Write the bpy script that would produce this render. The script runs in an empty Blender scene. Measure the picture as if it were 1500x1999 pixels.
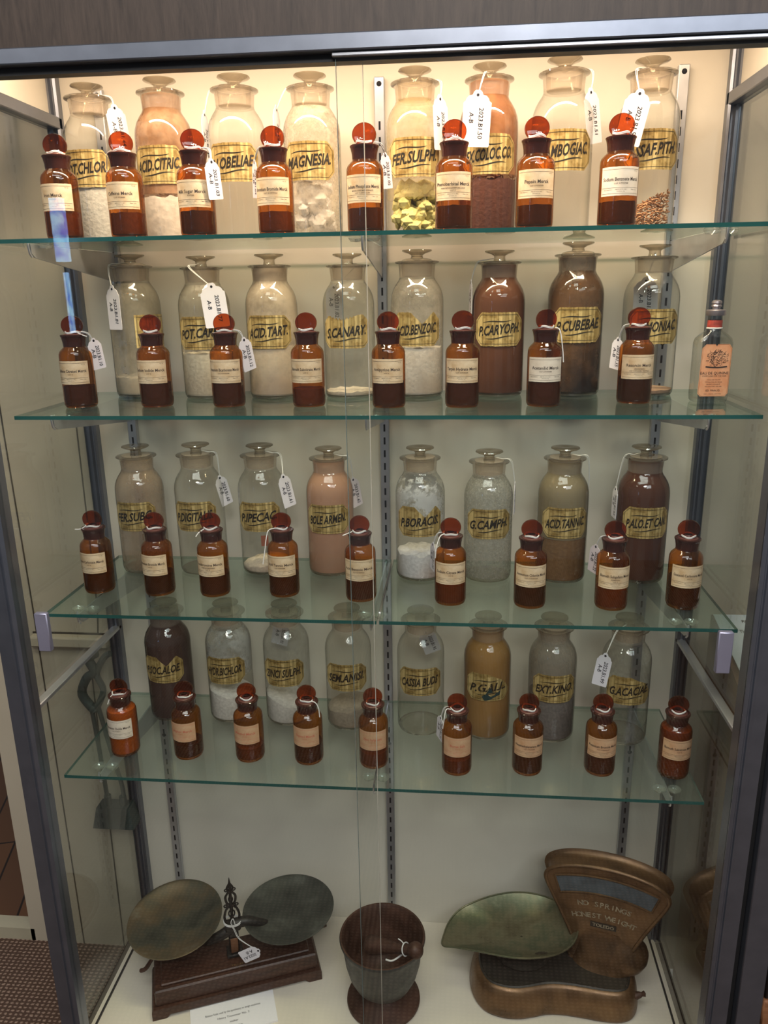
import bpy, math, random
from mathutils import Vector, Matrix
from math import sin, cos, pi, radians, sqrt, atan2
random.seed(7)
C = bpy.context.scene.collection
sc = bpy.context.scene

# ---------------------------------------------------------------- camera, light, exposure
F_PX = 1519.45
cam = bpy.data.cameras.new('camera'); co = bpy.data.objects.new('camera', cam); C.objects.link(co)
cam.sensor_fit = 'HORIZONTAL'; cam.sensor_width = 36.0; cam.lens = 36.0*F_PX/1500.0
cam.clip_start = 0.02
Rv = Vector((0.99575693, 0.09066074, -0.01577248)); Uv = Vector((-0.00973429, 0.27421051, 0.96162042)); Fv = Vector((-0.0915062, 0.95738667, -0.27392953))
m = Matrix((Rv, Uv, -Fv)).transposed().to_4x4(); m.translation = (0, 0, 1.55)
co.matrix_world = m
sc.camera = co
sc.view_settings.view_transform = 'Standard'; sc.view_settings.look = 'None'
sc.view_settings.gamma = 1.0; sc.view_settings.use_curve_mapping = False
sc.view_settings.exposure = 0.0
cy = sc.cycles
cy.max_bounces = 14; cy.diffuse_bounces = 4; cy.glossy_bounces = 5; cy.transmission_bounces = 10
cy.transparent_max_bounces = 48; cy.caustics_reflective = False; cy.caustics_refractive = False
cy.sample_clamp_indirect = 4.0; cy.use_denoising = True

w = bpy.data.worlds.new('room_light'); sc.world = w; w.use_nodes = True
bg = w.node_tree.nodes['Background']; bg.inputs[0].default_value = (0.92, 0.96, 1.0, 1); bg.inputs[1].default_value = 0.13

def area(name, loc, rot, sx, sy, power, col):
    l = bpy.data.lights.new(name, 'AREA'); l.shape = 'RECTANGLE'; l.size = sx; l.size_y = sy; l.energy = power; l.color = col
    o = bpy.data.objects.new(name, l); o.location = loc; o.rotation_euler = rot; C.objects.link(o); return o
def bulb(name, loc, r, power, col):
    l = bpy.data.lights.new(name, 'POINT'); l.shadow_soft_size = r; l.energy = power; l.color = col
    o = bpy.data.objects.new(name, l); o.location = loc; C.objects.link(o); return o
# the case's own warm tube under its roof, behind the header
area('case_tube_light', (-0.135, 1.165, 2.06), (radians(-12), 0, 0), 1.12, 0.06, 21.5, (1.0, 0.765, 0.54))
# ceiling lamps of the room behind the viewer
for i, (x, y) in enumerate(((0.1, -0.75), (0.34, -0.85), (-0.16, -0.9), (0.1, -1.15), (-1.6, -0.5), (1.5, -0.4))):
    bulb('ceiling_lamp', (x, y, 2.75), 0.085, 16.0, (1.0, 0.95, 0.88))
area('added_fill_panel', (0.95, -1.0, 2.72), (radians(25), 0, radians(12)), 1.3, 0.7, 20.0, (0.92, 0.96, 1.0))  # unseen fill panel, set to the right to brighten that end of the rail
area('added_fill_panel', (-0.2, 0.05, 2.78), (radians(8), 0, 0), 1.6, 0.5, 22.0, (1.0, 0.97, 0.92))  # unseen overhead fill, added so the deck gets more light than the wall

# ---------------------------------------------------------------- materials
MATS = {}
class NT:
    def __init__(s, name):
        s.m = bpy.data.materials.new(name); s.m.use_nodes = True; s.t = s.m.node_tree; s.t.nodes.clear()
        s.out = s.n('ShaderNodeOutputMaterial')
    def n(s, typ, **kw):
        nd = s.t.nodes.new(typ)
        for k, v in kw.items():
            if isinstance(k, str) and hasattr(nd, k): setattr(nd, k, v)
        return nd
    def l(s, a, b): s.t.links.new(a, b)
    def math(s, op, a, b=None, clamp=False):
        nd = s.n('ShaderNodeMath'); nd.operation = op; nd.use_clamp = clamp
        for i, x in enumerate((a, b)):
            if x is None: continue
            if isinstance(x, (int, float)): nd.inputs[i].default_value = x
            else: s.l(x, nd.inputs[i])
        return nd.outputs[0]
    def mapping(s, scale=(1, 1, 1), kind='Object'):
        tc = s.n('ShaderNodeTexCoord'); mp = s.n('ShaderNodeMapping'); mp.inputs['Scale'].default_value = scale
        s.l(tc.outputs[kind], mp.inputs[0]); return mp.outputs[0]
    def noise(s, scale, detail=4, vec=None, rough=.5, dist=0):
        nd = s.n('ShaderNodeTexNoise'); nd.inputs['Scale'].default_value = scale; nd.inputs['Detail'].default_value = detail
        nd.inputs['Roughness'].default_value = rough; nd.inputs['Distortion'].default_value = dist
        if vec is None: vec = s.mapping()
        s.l(vec, nd.inputs['Vector']); return nd.outputs[0]
    def ramp(s, fac, stops, interp='LINEAR'):
        nd = s.n('ShaderNodeValToRGB'); cr = nd.color_ramp; cr.interpolation = interp
        while len(cr.elements) < len(stops): cr.elements.new(.5)
        for e, (p, c) in zip(cr.elements, stops):
            e.position = p
            e.color = (c, c, c, 1) if isinstance(c, (int, float)) else (*c, 1)
        s.l(fac, nd.inputs[0]); return nd.outputs[0]
    def bump(s, h, strength=.3, dist=.001):
        nd = s.n('ShaderNodeBump'); nd.inputs['Strength'].default_value = strength; nd.inputs['Distance'].default_value = dist
        s.l(h, nd.inputs['Height']); return nd.outputs[0]
    def principled(s, col, rough=.5, metal=0, spec=.5, normal=None, coat=0):
        p = s.n('ShaderNodeBsdfPrincipled')
        for key, v in (('Base Color', col), ('Roughness', rough), ('Metallic', metal), ('Specular IOR Level', spec), ('Coat Weight', coat)):
            i = p.inputs[key]
            if isinstance(v, tuple): i.default_value = (*v, 1)
            elif isinstance(v, (int, float)): i.default_value = v
            else: s.l(v, i)
        if normal is not None: s.l(normal, p.inputs['Normal'])
        return p.outputs[0]
    def done(s, sh): s.l(sh, s.out.inputs[0]); return s.m

def simple(name, col, rough=.5, metal=0, spec=.5, var=.12, scale=8, bump=0, bscale=200, coat=0):
    if name in MATS: return MATS[name]
    t = NT(name); n = t.noise(scale, 5)
    c = t.ramp(n, [(.3, tuple(x*(1-var) for x in col)), (.7, tuple(min(1, x*(1+var)) for x in col))])
    nm = t.bump(t.noise(bscale, 3), bump, .001) if bump else None
    MATS[name] = t.done(t.principled(c, rough, metal, spec, nm, coat)); return MATS[name]

def thin_glass(name, tint, edge, refl0=.045, rough=.0, haze=None, hazecol=(.8, .8, .75), reflmul=1.0, epow=2.5):
    """single glass wall: see-through, darker where the wall is seen edge-on, mirror-like at grazing angles"""
    if name in MATS: return MATS[name]
    t = NT(name)
    lw = t.n('ShaderNodeLayerWeight'); lw.inputs[0].default_value = .5; f = lw.outputs['Facing']
    mix = t.n('ShaderNodeMixRGB'); mix.inputs[1].default_value = (*tint, 1); mix.inputs[2].default_value = (*edge, 1)
    t.l(t.math('POWER', f, epow), mix.inputs[0])
    tr = t.n('ShaderNodeBsdfTransparent'); t.l(mix.outputs[0], tr.inputs[0])
    gl = t.n('ShaderNodeBsdfGlossy'); gl.inputs['Roughness'].default_value = rough; gl.inputs[0].default_value = (1, 1, 1, 1)
    fr = t.math('ADD', t.math('MULTIPLY', t.math('POWER', f, 5.0), .9*reflmul), refl0, True)
    base = tr.outputs[0]
    if haze:
        d = t.n('ShaderNodeBsdfDiffuse'); d.inputs[0].default_value = (*hazecol, 1)
        mh = t.n('ShaderNodeMixShader'); mh.inputs[0].default_value = haze; t.l(base, mh.inputs[1]); t.l(d.outputs[0], mh.inputs[2]); base = mh.outputs[0]
    ms = t.n('ShaderNodeMixShader'); t.l(fr, ms.inputs[0]); t.l(base, ms.inputs[1]); t.l(gl.outputs[0], ms.inputs[2])
    MATS[name] = t.done(ms.outputs[0]); return MATS[name]

def film(name, col, opac, lo=.35, hi=.65, scale=25, col2=None, minfac=0.0, zfade=None):
    """powder clinging to the inside of the glass"""
    if name in MATS: return MATS[name]
    t = NT(name); n = t.noise(scale, 8, rough=.65)
    fac = t.ramp(n, [(lo, minfac), (hi, opac)])
    c2 = col2 or tuple(x*.8 for x in col)
    c = t.ramp(t.noise(scale*.7, 6), [(.4, col), (.62, c2)])
    d = t.n('ShaderNodeBsdfDiffuse'); t.l(c, d.inputs[0])
    tl = t.n('ShaderNodeBsdfTranslucent'); t.l(c, tl.inputs[0])
    m1 = t.n('ShaderNodeMixShader'); m1.inputs[0].default_value = .4; t.l(d.outputs[0], m1.inputs[1]); t.l(tl.outputs[0], m1.inputs[2])
    tr = t.n('ShaderNodeBsdfTransparent')
    m2 = t.n('ShaderNodeMixShader'); t.l(fac, m2.inputs[0]); t.l(tr.outputs[0], m2.inputs[1]); t.l(m1.outputs[0], m2.inputs[2])
    MATS[name] = t.done(m2.outputs[0]); return MATS[name]

def solid_glass(name, col, rough=0.0, ior=1.45):
    if name in MATS: return MATS[name]
    t = NT(name); g = t.n('ShaderNodeBsdfGlass'); g.inputs[0].default_value = (*col, 1); g.inputs['Roughness'].default_value = rough; g.inputs['IOR'].default_value = ior
    # keep light passing so the glass casts only a faint shadow
    tr = t.n('ShaderNodeBsdfTransparent'); tr.inputs[0].default_value = (*col, 1)
    ms = t.n('ShaderNodeMixShader'); ms.inputs[0].default_value = .45; t.l(g.outputs[0], ms.inputs[1]); t.l(tr.outputs[0], ms.inputs[2])
    MATS[name] = t.done(ms.outputs[0]); return MATS[name]

M_clear = thin_glass('clear_glass', (.955, .955, .935), (.26, .27, .24), .05, epow=3.2)
M_clearwarm = thin_glass('clear_glass_neck', (.92, .90, .86), (.55, .50, .43), .05, haze=.16, hazecol=(.75, .66, .55))
M_lip = thin_glass('clear_glass_lip', (.90, .88, .84), (.16, .14, .11), .10, haze=.05, hazecol=(.5, .43, .34), epow=1.8)
M_plug = thin_glass('ground_glass', (.88, .84, .78), (.5, .45, .38), .03, haze=.24, hazecol=(.75, .64, .52))
M_knob = thin_glass('stopper_glass', (.90, .86, .78), (.24, .20, .14), .10, haze=.05, hazecol=(.55, .46, .34), epow=1.5)
M_door = thin_glass('door_glass', (.985, .99, .985), (.9, .94, .92), .028)
M_side = thin_glass('side_glass', (.95, .955, .935), (.78, .83, .80), .045)
M_shelf = thin_glass('shelf_glass', (.945, .975, .955), (.62, .78, .72), .035, haze=.02, hazecol=(.6, .75, .7))
M_shelfedge = simple('shelf_glass_edge', (.012, .085, .075), .12, 0, .6, .1)
M_shelfback = thin_glass('shelf_glass_back_edge', (.55, .70, .64), (.45, .6, .55), .05, haze=.25, hazecol=(.20, .32, .28))
M_amber = thin_glass('amber_glass', (.83, .46, .12), (.16, .05, .02), .045, haze=.05, hazecol=(.38, .13, .035), epow=2.6)
M_amberneck = thin_glass('amber_glass_neck', (.42, .15, .07), (.08, .025, .018), .05, haze=.30, hazecol=(.115, .040, .028), epow=2)
M_amberdisc = thin_glass('amber_glass_disc', (.66, .25, .065), (.22, .06, .03), .04, haze=.08, hazecol=(.16, .05, .025), epow=2.5)
M_amberplug = simple('amber_ground_glass', (.10, .035, .03), .35, 0, .4)
M_string = simple('white_cotton', (.74, .73, .71), .9, 0, .1, .05, 300)
M_card = simple('white_card', (.74, .72, .77), .8, 0, .2, .03, 40)
M_pinkcard = simple('card_seen_pink', (.68, .60, .63), .8, 0, .2, .03, 40)
M_ink = simple('black_ink', (.012, .012, .02), .6, 0, .2, 0)
M_paint = simple('black_paint_lettering', (.018, .014, .010), .35, 0, .5, .2, 90)
M_redink = simple('faded_red_ink', (.55, .16, .10), .7, 0, .1, .2, 90)
M_greyink = simple('dark_printed_ink', (.05, .035, .03), .7, 0, .2, .2, 90)
M_alu = simple('brushed_aluminium', (.215, .235, .285), .36, .85, .5, .08, 30)
M_alulight = simple('bright_aluminium', (.62, .64, .70), .28, .8, .5, .06, 30)
M_aludark = simple('shadow_gap', (.03, .03, .032), .5, .3, .4, .1)
M_steel = simple('galvanised_steel', (.55, .57, .62), .34, .85, .5, .1, 25)
M_slot = simple('dark_slot', (.015, .015, .02), .8, 0, .2, 0)
M_cream = simple('cream_paint', (.70, .66, .57), .55, 0, .3, .035, 6)
M_deck = simple('cream_laminate', (.74, .68, .58), .45, 0, .4, .04, 9)
M_wallp = simple('grey_cream_wall_paint', (.56, .49, .38), .7, 0, .3, .05, 3, .15, 60)
M_joint = simple('wall_joint', (.07, .06, .05), .9, 0, .1, .2, 40)
M_plastic = thin_glass('clear_plastic', (.85, .87, .86), (.5, .5, .5), .12, haze=.12)

def wood(name, a, b, scale, stretch, rough=.5, bump=.1):
    t = NT(name); v = t.mapping(stretch)
    n = t.noise(scale, 8, v, .6, 1.2); n2 = t.noise(scale*6, 4, v, .6)
    mx = t.math('ADD', t.math('MULTIPLY', n, .75), t.math('MULTIPLY', n2, .25))
    c = t.ramp(mx, [(.32, a), (.5, tuple((x+y)/2 for x, y in zip(a, b))), (.68, b)])
    return t.done(t.principled(c, rough, 0, .4, t.bump(n2, bump, .0006)))
M_header = wood('dark_wood_laminate', (.030, .020, .016), (.070, .048, .037), 9, (9, 9, 1.0), .5)
M_basewood = wood('dark_walnut', (.028, .013, .009), (.085, .036, .022), 14, (1, 7, 7), .42)
M_oak = wood('orange_wood', (.22, .09, .04), (.42, .19, .09), 10, (1, 7, 7), .5)
M_brownwood = wood('brown_wood_panel', (.11, .055, .03), (.24, .13, .075), 6, (2, 1, 5), .5)

def t_gold():
    t = NT('gold_leaf_label')
    v = t.mapping((62, 20, 0.6)); n = t.noise(1.0, 2, v, .4)
    v2 = t.noise(75, 6, rough=.6)
    c = t.ramp(n, [(.30, (.26, .18, .06)), (.42, (.60, .44, .17)), (.50, (.36, .26, .09)), (.58, (.80, .62, .27)), (.70, (.28, .20, .07))])
    mul = t.n('ShaderNodeMixRGB'); mul.blend_type = 'MULTIPLY'; mul.inputs[0].default_value = .8
    t.l(c, mul.inputs[1]); t.l(t.ramp(v2, [(.38, (.50, .42, .26)), (.52, (1, 1, 1))]), mul.inputs[2])
    return t.done(t.principled(mul.outputs[0], .40, .45, .5, t.bump(t.noise(300, 4), .2, .0005)))
M_gold = t_gold()
def t_paper(name, a, b):
    t = NT(name); n = t.noise(45, 7, rough=.6)
    return t.done(t.principled(t.ramp(n, [(.35, a), (.7, b)]), .75, 0, .2))
M_paper = t_paper('aged_paper', (.52, .36, .20), (.74, .60, .41))
M_paper2 = t_paper('browned_paper', (.50, .28, .15), (.60, .40, .24))
M_paper3 = t_paper('pale_aged_paper', (.62, .53, .42), (.76, .68, .56))
M_orange = t_paper('orange_paper', (.72, .30, .14), (.80, .45, .26))
def t_metal(name, stops, scale, rough, metal, bump=.3):
    t = NT(name); n = t.noise(scale, 9, rough=.62, dist=.3)
    return t.done(t.principled(t.ramp(n, stops), t.ramp(t.noise(scale*2, 4), [(.3, rough-.1), (.7, rough+.12)]), metal, .5, t.bump(t.noise(scale*14, 5), bump, .0006)))
M_pan = t_metal('tarnished_brass_pan', [(.3, (.05, .052, .042)), (.45, (.10, .10, .075)), (.58, (.17, .125, .075)), (.72, (.27, .26, .21))], 9, .42, .6)
M_pan2 = t_metal('dull_tin_pan', [(.3, (.045, .05, .045)), (.5, (.085, .09, .078)), (.7, (.18, .19, .165))], 11, .45, .55)
M_iron = t_metal('black_cast_iron', [(.3, (.010, .010, .009)), (.7, (.035, .032, .028))], 40, .5, .3)
M_bowl = t_metal('grey_cast_iron', [(.3, (.045, .05, .048)), (.7, (.095, .10, .095))], 30, .5, .35)
M_rust = t_metal('brown_rusted_iron', [(.3, (.035, .016, .010)), (.7, (.095, .042, .026))], 25, .55, .2)
M_copper = t_metal('copper_brown_enamel', [(.3, (.070, .042, .022)), (.5, (.150, .082, .038)), (.72, (.22, .125, .058))], 14, .36, .5, .12)
M_scoop = t_metal('green_patina_brass', [(.3, (.12, .105, .06)), (.46, (.18, .165, .10)), (.56, (.11, .125, .075)), (.70, (.34, .31, .20))], 10, .36, .6, .12)
M_dark = simple('dark_platform', (.045, .04, .032), .45, .4, .5, .2, 30)
M_dial = thin_glass('dial_glass', (.45, .55, .6), (.2, .25, .3), .12, haze=.5, hazecol=(.10, .13, .15))
M_silver = simple('worn_silver_lettering', (.36, .31, .22), .45, .5, .5, .5, 160)
M_porc = simple('white_porcelain', (.72, .71, .68), .3, 0, .5, .05)
M_toolg = t_metal('dark_green_iron', [(.3, (.03, .045, .042)), (.7, (.07, .095, .09))], 20, .55, .2)
def t_carpet():
    t = NT('woven_carpet'); v = t.mapping((1, 1, 1))
    w1 = t.n('ShaderNodeTexWave'); w1.inputs['Scale'].default_value = 26; w1.bands_direction = 'X'; w1.inputs['Distortion'].default_value = 2.0; w1.inputs['Detail Scale'].default_value = 6; t.l(v, w1.inputs[0])
    w2 = t.n('ShaderNodeTexWave'); w2.inputs['Scale'].default_value = 34; w2.bands_direction = 'Y'; w2.inputs['Distortion'].default_value = 2.0; w2.inputs['Detail Scale'].default_value = 6; t.l(v, w2.inputs[0])
    h = t.math('MULTIPLY', w1.outputs[1], w2.outputs[1])
    c = t.ramp(h, [(.1, (.10, .06, .045)), (.6, (.38, .26, .20))])
    return t.done(t.principled(c, .9, 0, .1, t.bump(h, .8, .004)))
M_carpet = t_carpet()
def t_planks():
    t = NT('old_floor_boards'); b = t.n('ShaderNodeTexBrick'); mpn = t.n('ShaderNodeMapping'); mpn.inputs['Rotation'].default_value = (0, 0, radians(75)); t.l(t.mapping((1, 1, 1)), mpn.inputs[0]); t.l(mpn.outputs[0], b.inputs[0])
    b.inputs['Scale'].default_value = 1.0; b.inputs['Brick Width'].default_value = 1.4; b.inputs['Row Height'].default_value = .085; b.inputs['Mortar Size'].default_value = .003
    b.inputs['Color1'].default_value = (.16, .07, .03, 1); b.inputs['Color2'].default_value = (.10, .045, .022, 1); b.inputs['Mortar'].default_value = (.02, .01, .006, 1)
    return t.done(t.principled(b.outputs[0], .45))
M_planks = t_planks()
def powder(name, col, scale=180, bump=.6, rough=.95):
    if name in MATS: return MATS[name]
    t = NT(name); n = t.noise(scale, 6)
    MATS[name] = t.done(t.principled(t.ramp(n, [(.3, tuple(x*.78 for x in col)), (.7, col)]), rough, 0, .1, t.bump(n, bump, .002))); return MATS[name]

# ---------------------------------------------------------------- mesh builder
class MB:
    def __init__(s): s.v = []; s.f = []; s.mi = []; s.cur = 0
    def add(s, vs, fs, T=None):
        b = len(s.v)
        for p in vs:
            p = Vector(p)
            if T is not None: p = T @ p
            s.v.append(tuple(p))
        for f in fs: s.f.append(tuple(b+i for i in f)); s.mi.append(s.cur)
    def box(s, x0, x1, y0, y1, z0, z1, T=None, bev=0):
        if bev:
            e = min(bev, (x1-x0)/2.01, (y1-y0)/2.01, (z1-z0)/2.01)
            vs = []
            for (z, i) in ((z0, e), (z0+e, 0), (z1-e, 0), (z1, e)):
                k = e if i == 0 else e
                a, b_, c, d = x0+i, x1-i, y0+i, y1-i
                vs += [(a+e*(i == 0), c, z), (b_-e*(i == 0), c, z), (b_, c+e*(i == 0), z), (b_, d-e*(i == 0), z), (b_-e*(i == 0), d, z), (a+e*(i == 0), d, z), (a, d-e*(i == 0), z), (a, c+e*(i == 0), z)]
            fs = [tuple(range(7, -1, -1)), tuple(range(24, 32))]
            for r in range(3):
                for k in range(8): fs.append((r*8+k, r*8+(k+1) % 8, (r+1)*8+(k+1) % 8, (r+1)*8+k))
            s.add(vs, fs, T); return
        s.add([(x0, y0, z0), (x1, y0, z0), (x1, y1, z0), (x0, y1, z0), (x0, y0, z1), (x1, y0, z1), (x1, y1, z1), (x0, y1, z1)],
              [(3, 2, 1, 0), (4, 5, 6, 7), (0, 1, 5, 4), (1, 2, 6, 5), (2, 3, 7, 6), (3, 0, 4, 7)], T)
    def lathe(s, prof, n=32, T=None, cap0=False, cap1=False):
        vs = []; fs = []
        for r, z in prof:
            for k in range(n):
                a = 2*pi*k/n; vs.append((r*cos(a), r*sin(a), z))
        for i in range(len(prof)-1):
            for k in range(n):
                fs.append((i*n+k, i*n+(k+1) % n, (i+1)*n+(k+1) % n, (i+1)*n+k))
        if cap0: fs.append(tuple(range(n-1, -1, -1)))
        if cap1: fs.append(tuple((len(prof)-1)*n+k for k in range(n)))
        s.add(vs, fs, T)
    def tube(s, pts, r, n=8, T=None, radii=None):
        pts = [Vector(p) for p in pts]; vs = []; fs = []
        up = Vector((0, 0, 1)); prev = None
        for i, p in enumerate(pts):
            d = (pts[min(i+1, len(pts)-1)]-pts[max(i-1, 0)])
            if d.length < 1e-9: d = Vector((0, 0, 1))
            d.normalize()
            a = (prev - d*prev.dot(d)) if prev is not None else (up - d*up.dot(d))
            if a.length < 1e-3: a = Vector((1, 0, 0)) - d*d.x
            a.normalize(); b = d.cross(a); prev = a
            rr = radii[i] if radii else r
            for k in range(n):
                t = 2*pi*k/n; vs.append(tuple(p + a*rr*cos(t) + b*rr*sin(t)))
        for i in range(len(pts)-1):
            for k in range(n): fs.append((i*n+k, i*n+(k+1) % n, (i+1)*n+(k+1) % n, (i+1)*n+k))
        fs.append(tuple(range(n-1, -1, -1))); fs.append(tuple((len(pts)-1)*n+k for k in range(n)))
        s.add(vs, fs, T)
    def prism(s, poly, z0, z1, T=None):
        n = len(poly); vs = [(x, y, z0) for x, y in poly]+[(x, y, z1) for x, y in poly]
        s.add(vs, [tuple(range(n-1, -1, -1)), tuple(range(n, 2*n))]+[(k, (k+1) % n, n+(k+1) % n, n+k) for k in range(n)], T)
    def loft(s, rings, T=None, cap=True):
        n = len(rings[0]); vs = [p for r in rings for p in r]; fs = []
        for i in range(len(rings)-1):
            for k in range(n): fs.append((i*n+k, i*n+(k+1) % n, (i+1)*n+(k+1) % n, (i+1)*n+k))
        if cap: fs.append(tuple(range(n-1, -1, -1))); fs.append(tuple((len(rings)-1)*n+k for k in range(n)))
        s.add(vs, fs, T)
    def build(s, name, mats, parent=None, smooth=True, angle=38, loc=None):
        me = bpy.data.meshes.new(name); me.from_pydata(s.v, [], s.f)
        if not isinstance(mats, (list, tuple)): mats = [mats]
        for mm in mats: me.materials.append(mm)
        me.polygons.foreach_set('material_index', s.mi)
        if smooth:
            me.polygons.foreach_set('use_smooth', [True]*len(me.polygons)); me.set_sharp_from_angle(angle=radians(angle))
        me.update()
        o = bpy.data.objects.new(name, me); C.objects.link(o)
        if parent: o.parent = parent
        if loc: o.location = loc
        return o
def tag(o, label, cat, group=None):
    o['label'] = label; o['category'] = cat
    if group: o['group'] = group
    return o
def thing(name, label, cat, loc=(0, 0, 0), rz=0, group=None):
    o = bpy.data.objects.new(name, None); C.objects.link(o); o.location = loc; o.rotation_euler = (0, 0, rz); o.empty_display_size = .02
    return tag(o, label, cat, group)
def link(name, src, parent):
    o = src.copy(); o.name = name; C.objects.link(o); o.parent = parent; return o
def struct(o): o['kind'] = 'structure'; return o
def smoothcurve(pts, n=8, closed=False):
    P = [Vector(p) for p in pts]; out = []; N = len(P)
    rng = range(N if closed else N-1)
    for i in rng:
        p0 = P[(i-1) % N] if closed or i > 0 else P[0]; p1 = P[i]; p2 = P[(i+1) % N]; p3 = P[(i+2) % N] if closed or i < N-2 else P[N-1]
        for k in range(n):
            t = k/n; out.append(.5*((2*p1)+(-p0+p2)*t+(2*p0-5*p1+4*p2-p3)*t*t+(-p0+3*p1-3*p2+p3)*t**3))
    if not closed: out.append(P[-1])
    return out

# text as flat mesh pieces, cached
_tc = {}
def text_geo(txt, shear=0.0, bold=0.0):
    key = (txt, shear, bold)
    if key in _tc: return _tc[key]
    cu = bpy.data.curves.new('t', 'FONT'); cu.body = txt; cu.shear = shear; cu.offset = bold; cu.resolution_u = 2; cu.size = 1.0; cu.align_x = 'CENTER'; cu.align_y = 'CENTER'
    ob = bpy.data.objects.new('t', cu); C.objects.link(ob)
    dg = bpy.context.evaluated_depsgraph_get(); ev = ob.evaluated_get(dg); me = ev.to_mesh()
    vs = [tuple(v.co)[:2] for v in me.vertices]; fs = [tuple(p.vertices) for p in me.polygons]
    ev.to_mesh_clear(); bpy.data.objects.remove(ob); bpy.data.curves.remove(cu)
    xs = [v[0] for v in vs] or [0]; cx = (min(xs)+max(xs))/2; wd = (max(xs)-min(xs)) or 1
    vs = [(x-cx, y) for x, y in vs]
    _tc[key] = (vs, fs, wd); return _tc[key]
def put_text(mb, txt, size, wmax, mapf, x=0, z=0, shear=0, bold=0, rise=0):
    vs, fs, wd = text_geo(txt, shear, bold)
    sx = size if wd*size <= wmax else wmax/wd
    mb.add([mapf(x+a*sx, z+b*size+rise*a*sx) for a, b in vs], fs)
def ribbon(mb, pts, wdt, mapf):
    vs = []; n = len(pts)
    for i, (x, z) in enumerate(pts):
        dx = pts[min(i+1, n-1)][0]-pts[max(i-1, 0)][0]; dz = pts[min(i+1, n-1)][1]-pts[max(i-1, 0)][1]; L = sqrt(dx*dx+dz*dz) or 1
        ww = wdt[i] if isinstance(wdt, list) else wdt
        vs += [mapf(x-dz/L*ww/2, z+dx/L*ww/2), mapf(x+dz/L*ww/2, z-dx/L*ww/2)]
    mb.add(vs, [(2*i, 2*i+1, 2*i+3, 2*i+2) for i in range(n-1)])
def cyl(R):   # flat (x along the arc, z up) -> surface facing -Y
    return lambda x, z: (R*sin(x/R), -R*cos(x/R), z)
def seg(x0, z0, x1, z1, n=12): return [(x0+(x1-x0)*i/n, z0+(z1-z0)*i/n) for i in range(n+1)]

# ---------------------------------------------------------------- room
XL, XR, YF, YB = -.718, .447, 1.121, 1.5
DK = .118
RAIL1, RAIL2 = 1.839, .860
mb = MB(); mb.box(-3.2, 2.6, -2.2, 1.492, -.05, 0); struct(mb.build('floor', M_carpet))
mb = MB(); mb.box(-4.5, -1.03, 1.53, 5.0, -.05, .005); struct(mb.build('floor', M_planks)).rotation_euler = (0, 0, 0)
mb = MB(); mb.box(-3.2, -1.035, 1.492, 1.53, -.05, .034); struct(mb.build('trim_1', simple('threshold_paint', (.52, .47, .34), .5), None))
mb = MB(); mb.box(-1.045, -.742, 1.492, 1.66, 0, 2.6); mb.box(-.742, .462, 1.524, 1.66, 0, 2.6); mb.box(.462, 2.6, 1.524, 1.66, 0, 2.6)
struct(mb.build('wall_back', M_wallp, smooth=False))
mb = MB()
for pts in ([(-.921, 2.2), (-.918, 1.278), (-.912, .896), (-.909, .0)], [(-.797, .80), (-.801, .505), (-.806, 0)], [(-.762, 1.3), (-.766, .899), (-.772, .842)]):
    for (x0, z0), (x1, z1) in zip(pts, pts[1:]):
        mb.add([(x0-.0013, 1.4905, z0), (x0+.0013, 1.4905, z0), (x1+.0013, 1.4905, z1), (x1-.0013, 1.4905, z1), (x0-.0013, 1.493, z0), (x0+.0013, 1.493, z0), (x1+.0013, 1.493, z1), (x1-.0013, 1.493, z1)],
               [(0, 3, 2, 1), (4, 5, 6, 7), (0, 1, 5, 4), (2, 3, 7, 6), (1, 2, 6, 5), (0, 4, 7, 3)])
mb.box(-.92, -.742, 1.4895, 1.493, .840, .8435)
struct(mb.build('trim_2', M_joint, smooth=False))
mb = MB(); mb.box(-.921, -.742, 1.470, 1.4925, .815, .840, bev=.004); struct(mb.build('trim_3', M_wallp))
# the window far behind the viewer, mirrored as a blue streak in the door glass
mb = MB(); mb.box(-2.69, -2.612, -3.06, -3.0, 1.77, 2.17); mb.box(-2.652, -2.640, -3.06, -3.0, 1.30, 1.70)
t = NT('daylight_pane'); e = t.n('ShaderNodeEmission'); e.inputs[1].default_value = 9.0
t.l(t.ramp(t.noise(14, 3), [(.35, (.10, .22, .75)), (.6, (.45, .75, 1.0))]), e.inputs[0]); wm = t.done(e.outputs[0])
struct(mb.build('window_1', wm, smooth=False))

# ---------------------------------------------------------------- display case
case = thing('display_case', 'tall aluminium and glass display case with dark wood header', 'display case', (0, 0, 0))
mb = MB(); mb.box(XL-.035, XR+.030, YB, YB+.018, 0, 2.12); mb.build('back_panel', M_cream, case, smooth=False)
mb = MB(); mb.box(XL-.013, XR+.013, YF+.03, YB-.0005, DK-.02, DK); mb.box(XL-.002, XR+.002, YF+.012, YF+.03, DK-.02, DK); mb.build('deck', M_deck, case, smooth=False)
mb = MB(); mb.box(XL-.035, XR+.035, YF-.01, YB-.001, .0, DK-.021); mb.build('base_box', M_header, case, smooth=False)
mb = MB(); mb.box(XL-.035, XR+.035, YF, YB-.001, 2.09, 2.11); mb.build('roof', M_cream, case, smooth=False)
mb = MB(); mb.box(XL-.036, XR+.0365, YF-.004, YF+.014, 1.8665, 2.35); mb.build('header_board', M_header, case, smooth=False)
mb = MB(); mb.box(XL-.036, XR+.0365, YF-.014, YF+.016, 1.846, 1.866, bev=.0015); mb.build('header_rail', M_alu, case)
mb = MB(); mb.box(XL-.036, XR+.0365, YF+.002, YF+.022, 1.8365, 1.8455); mb.build('door_track', M_aludark, case, smooth=False)
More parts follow.
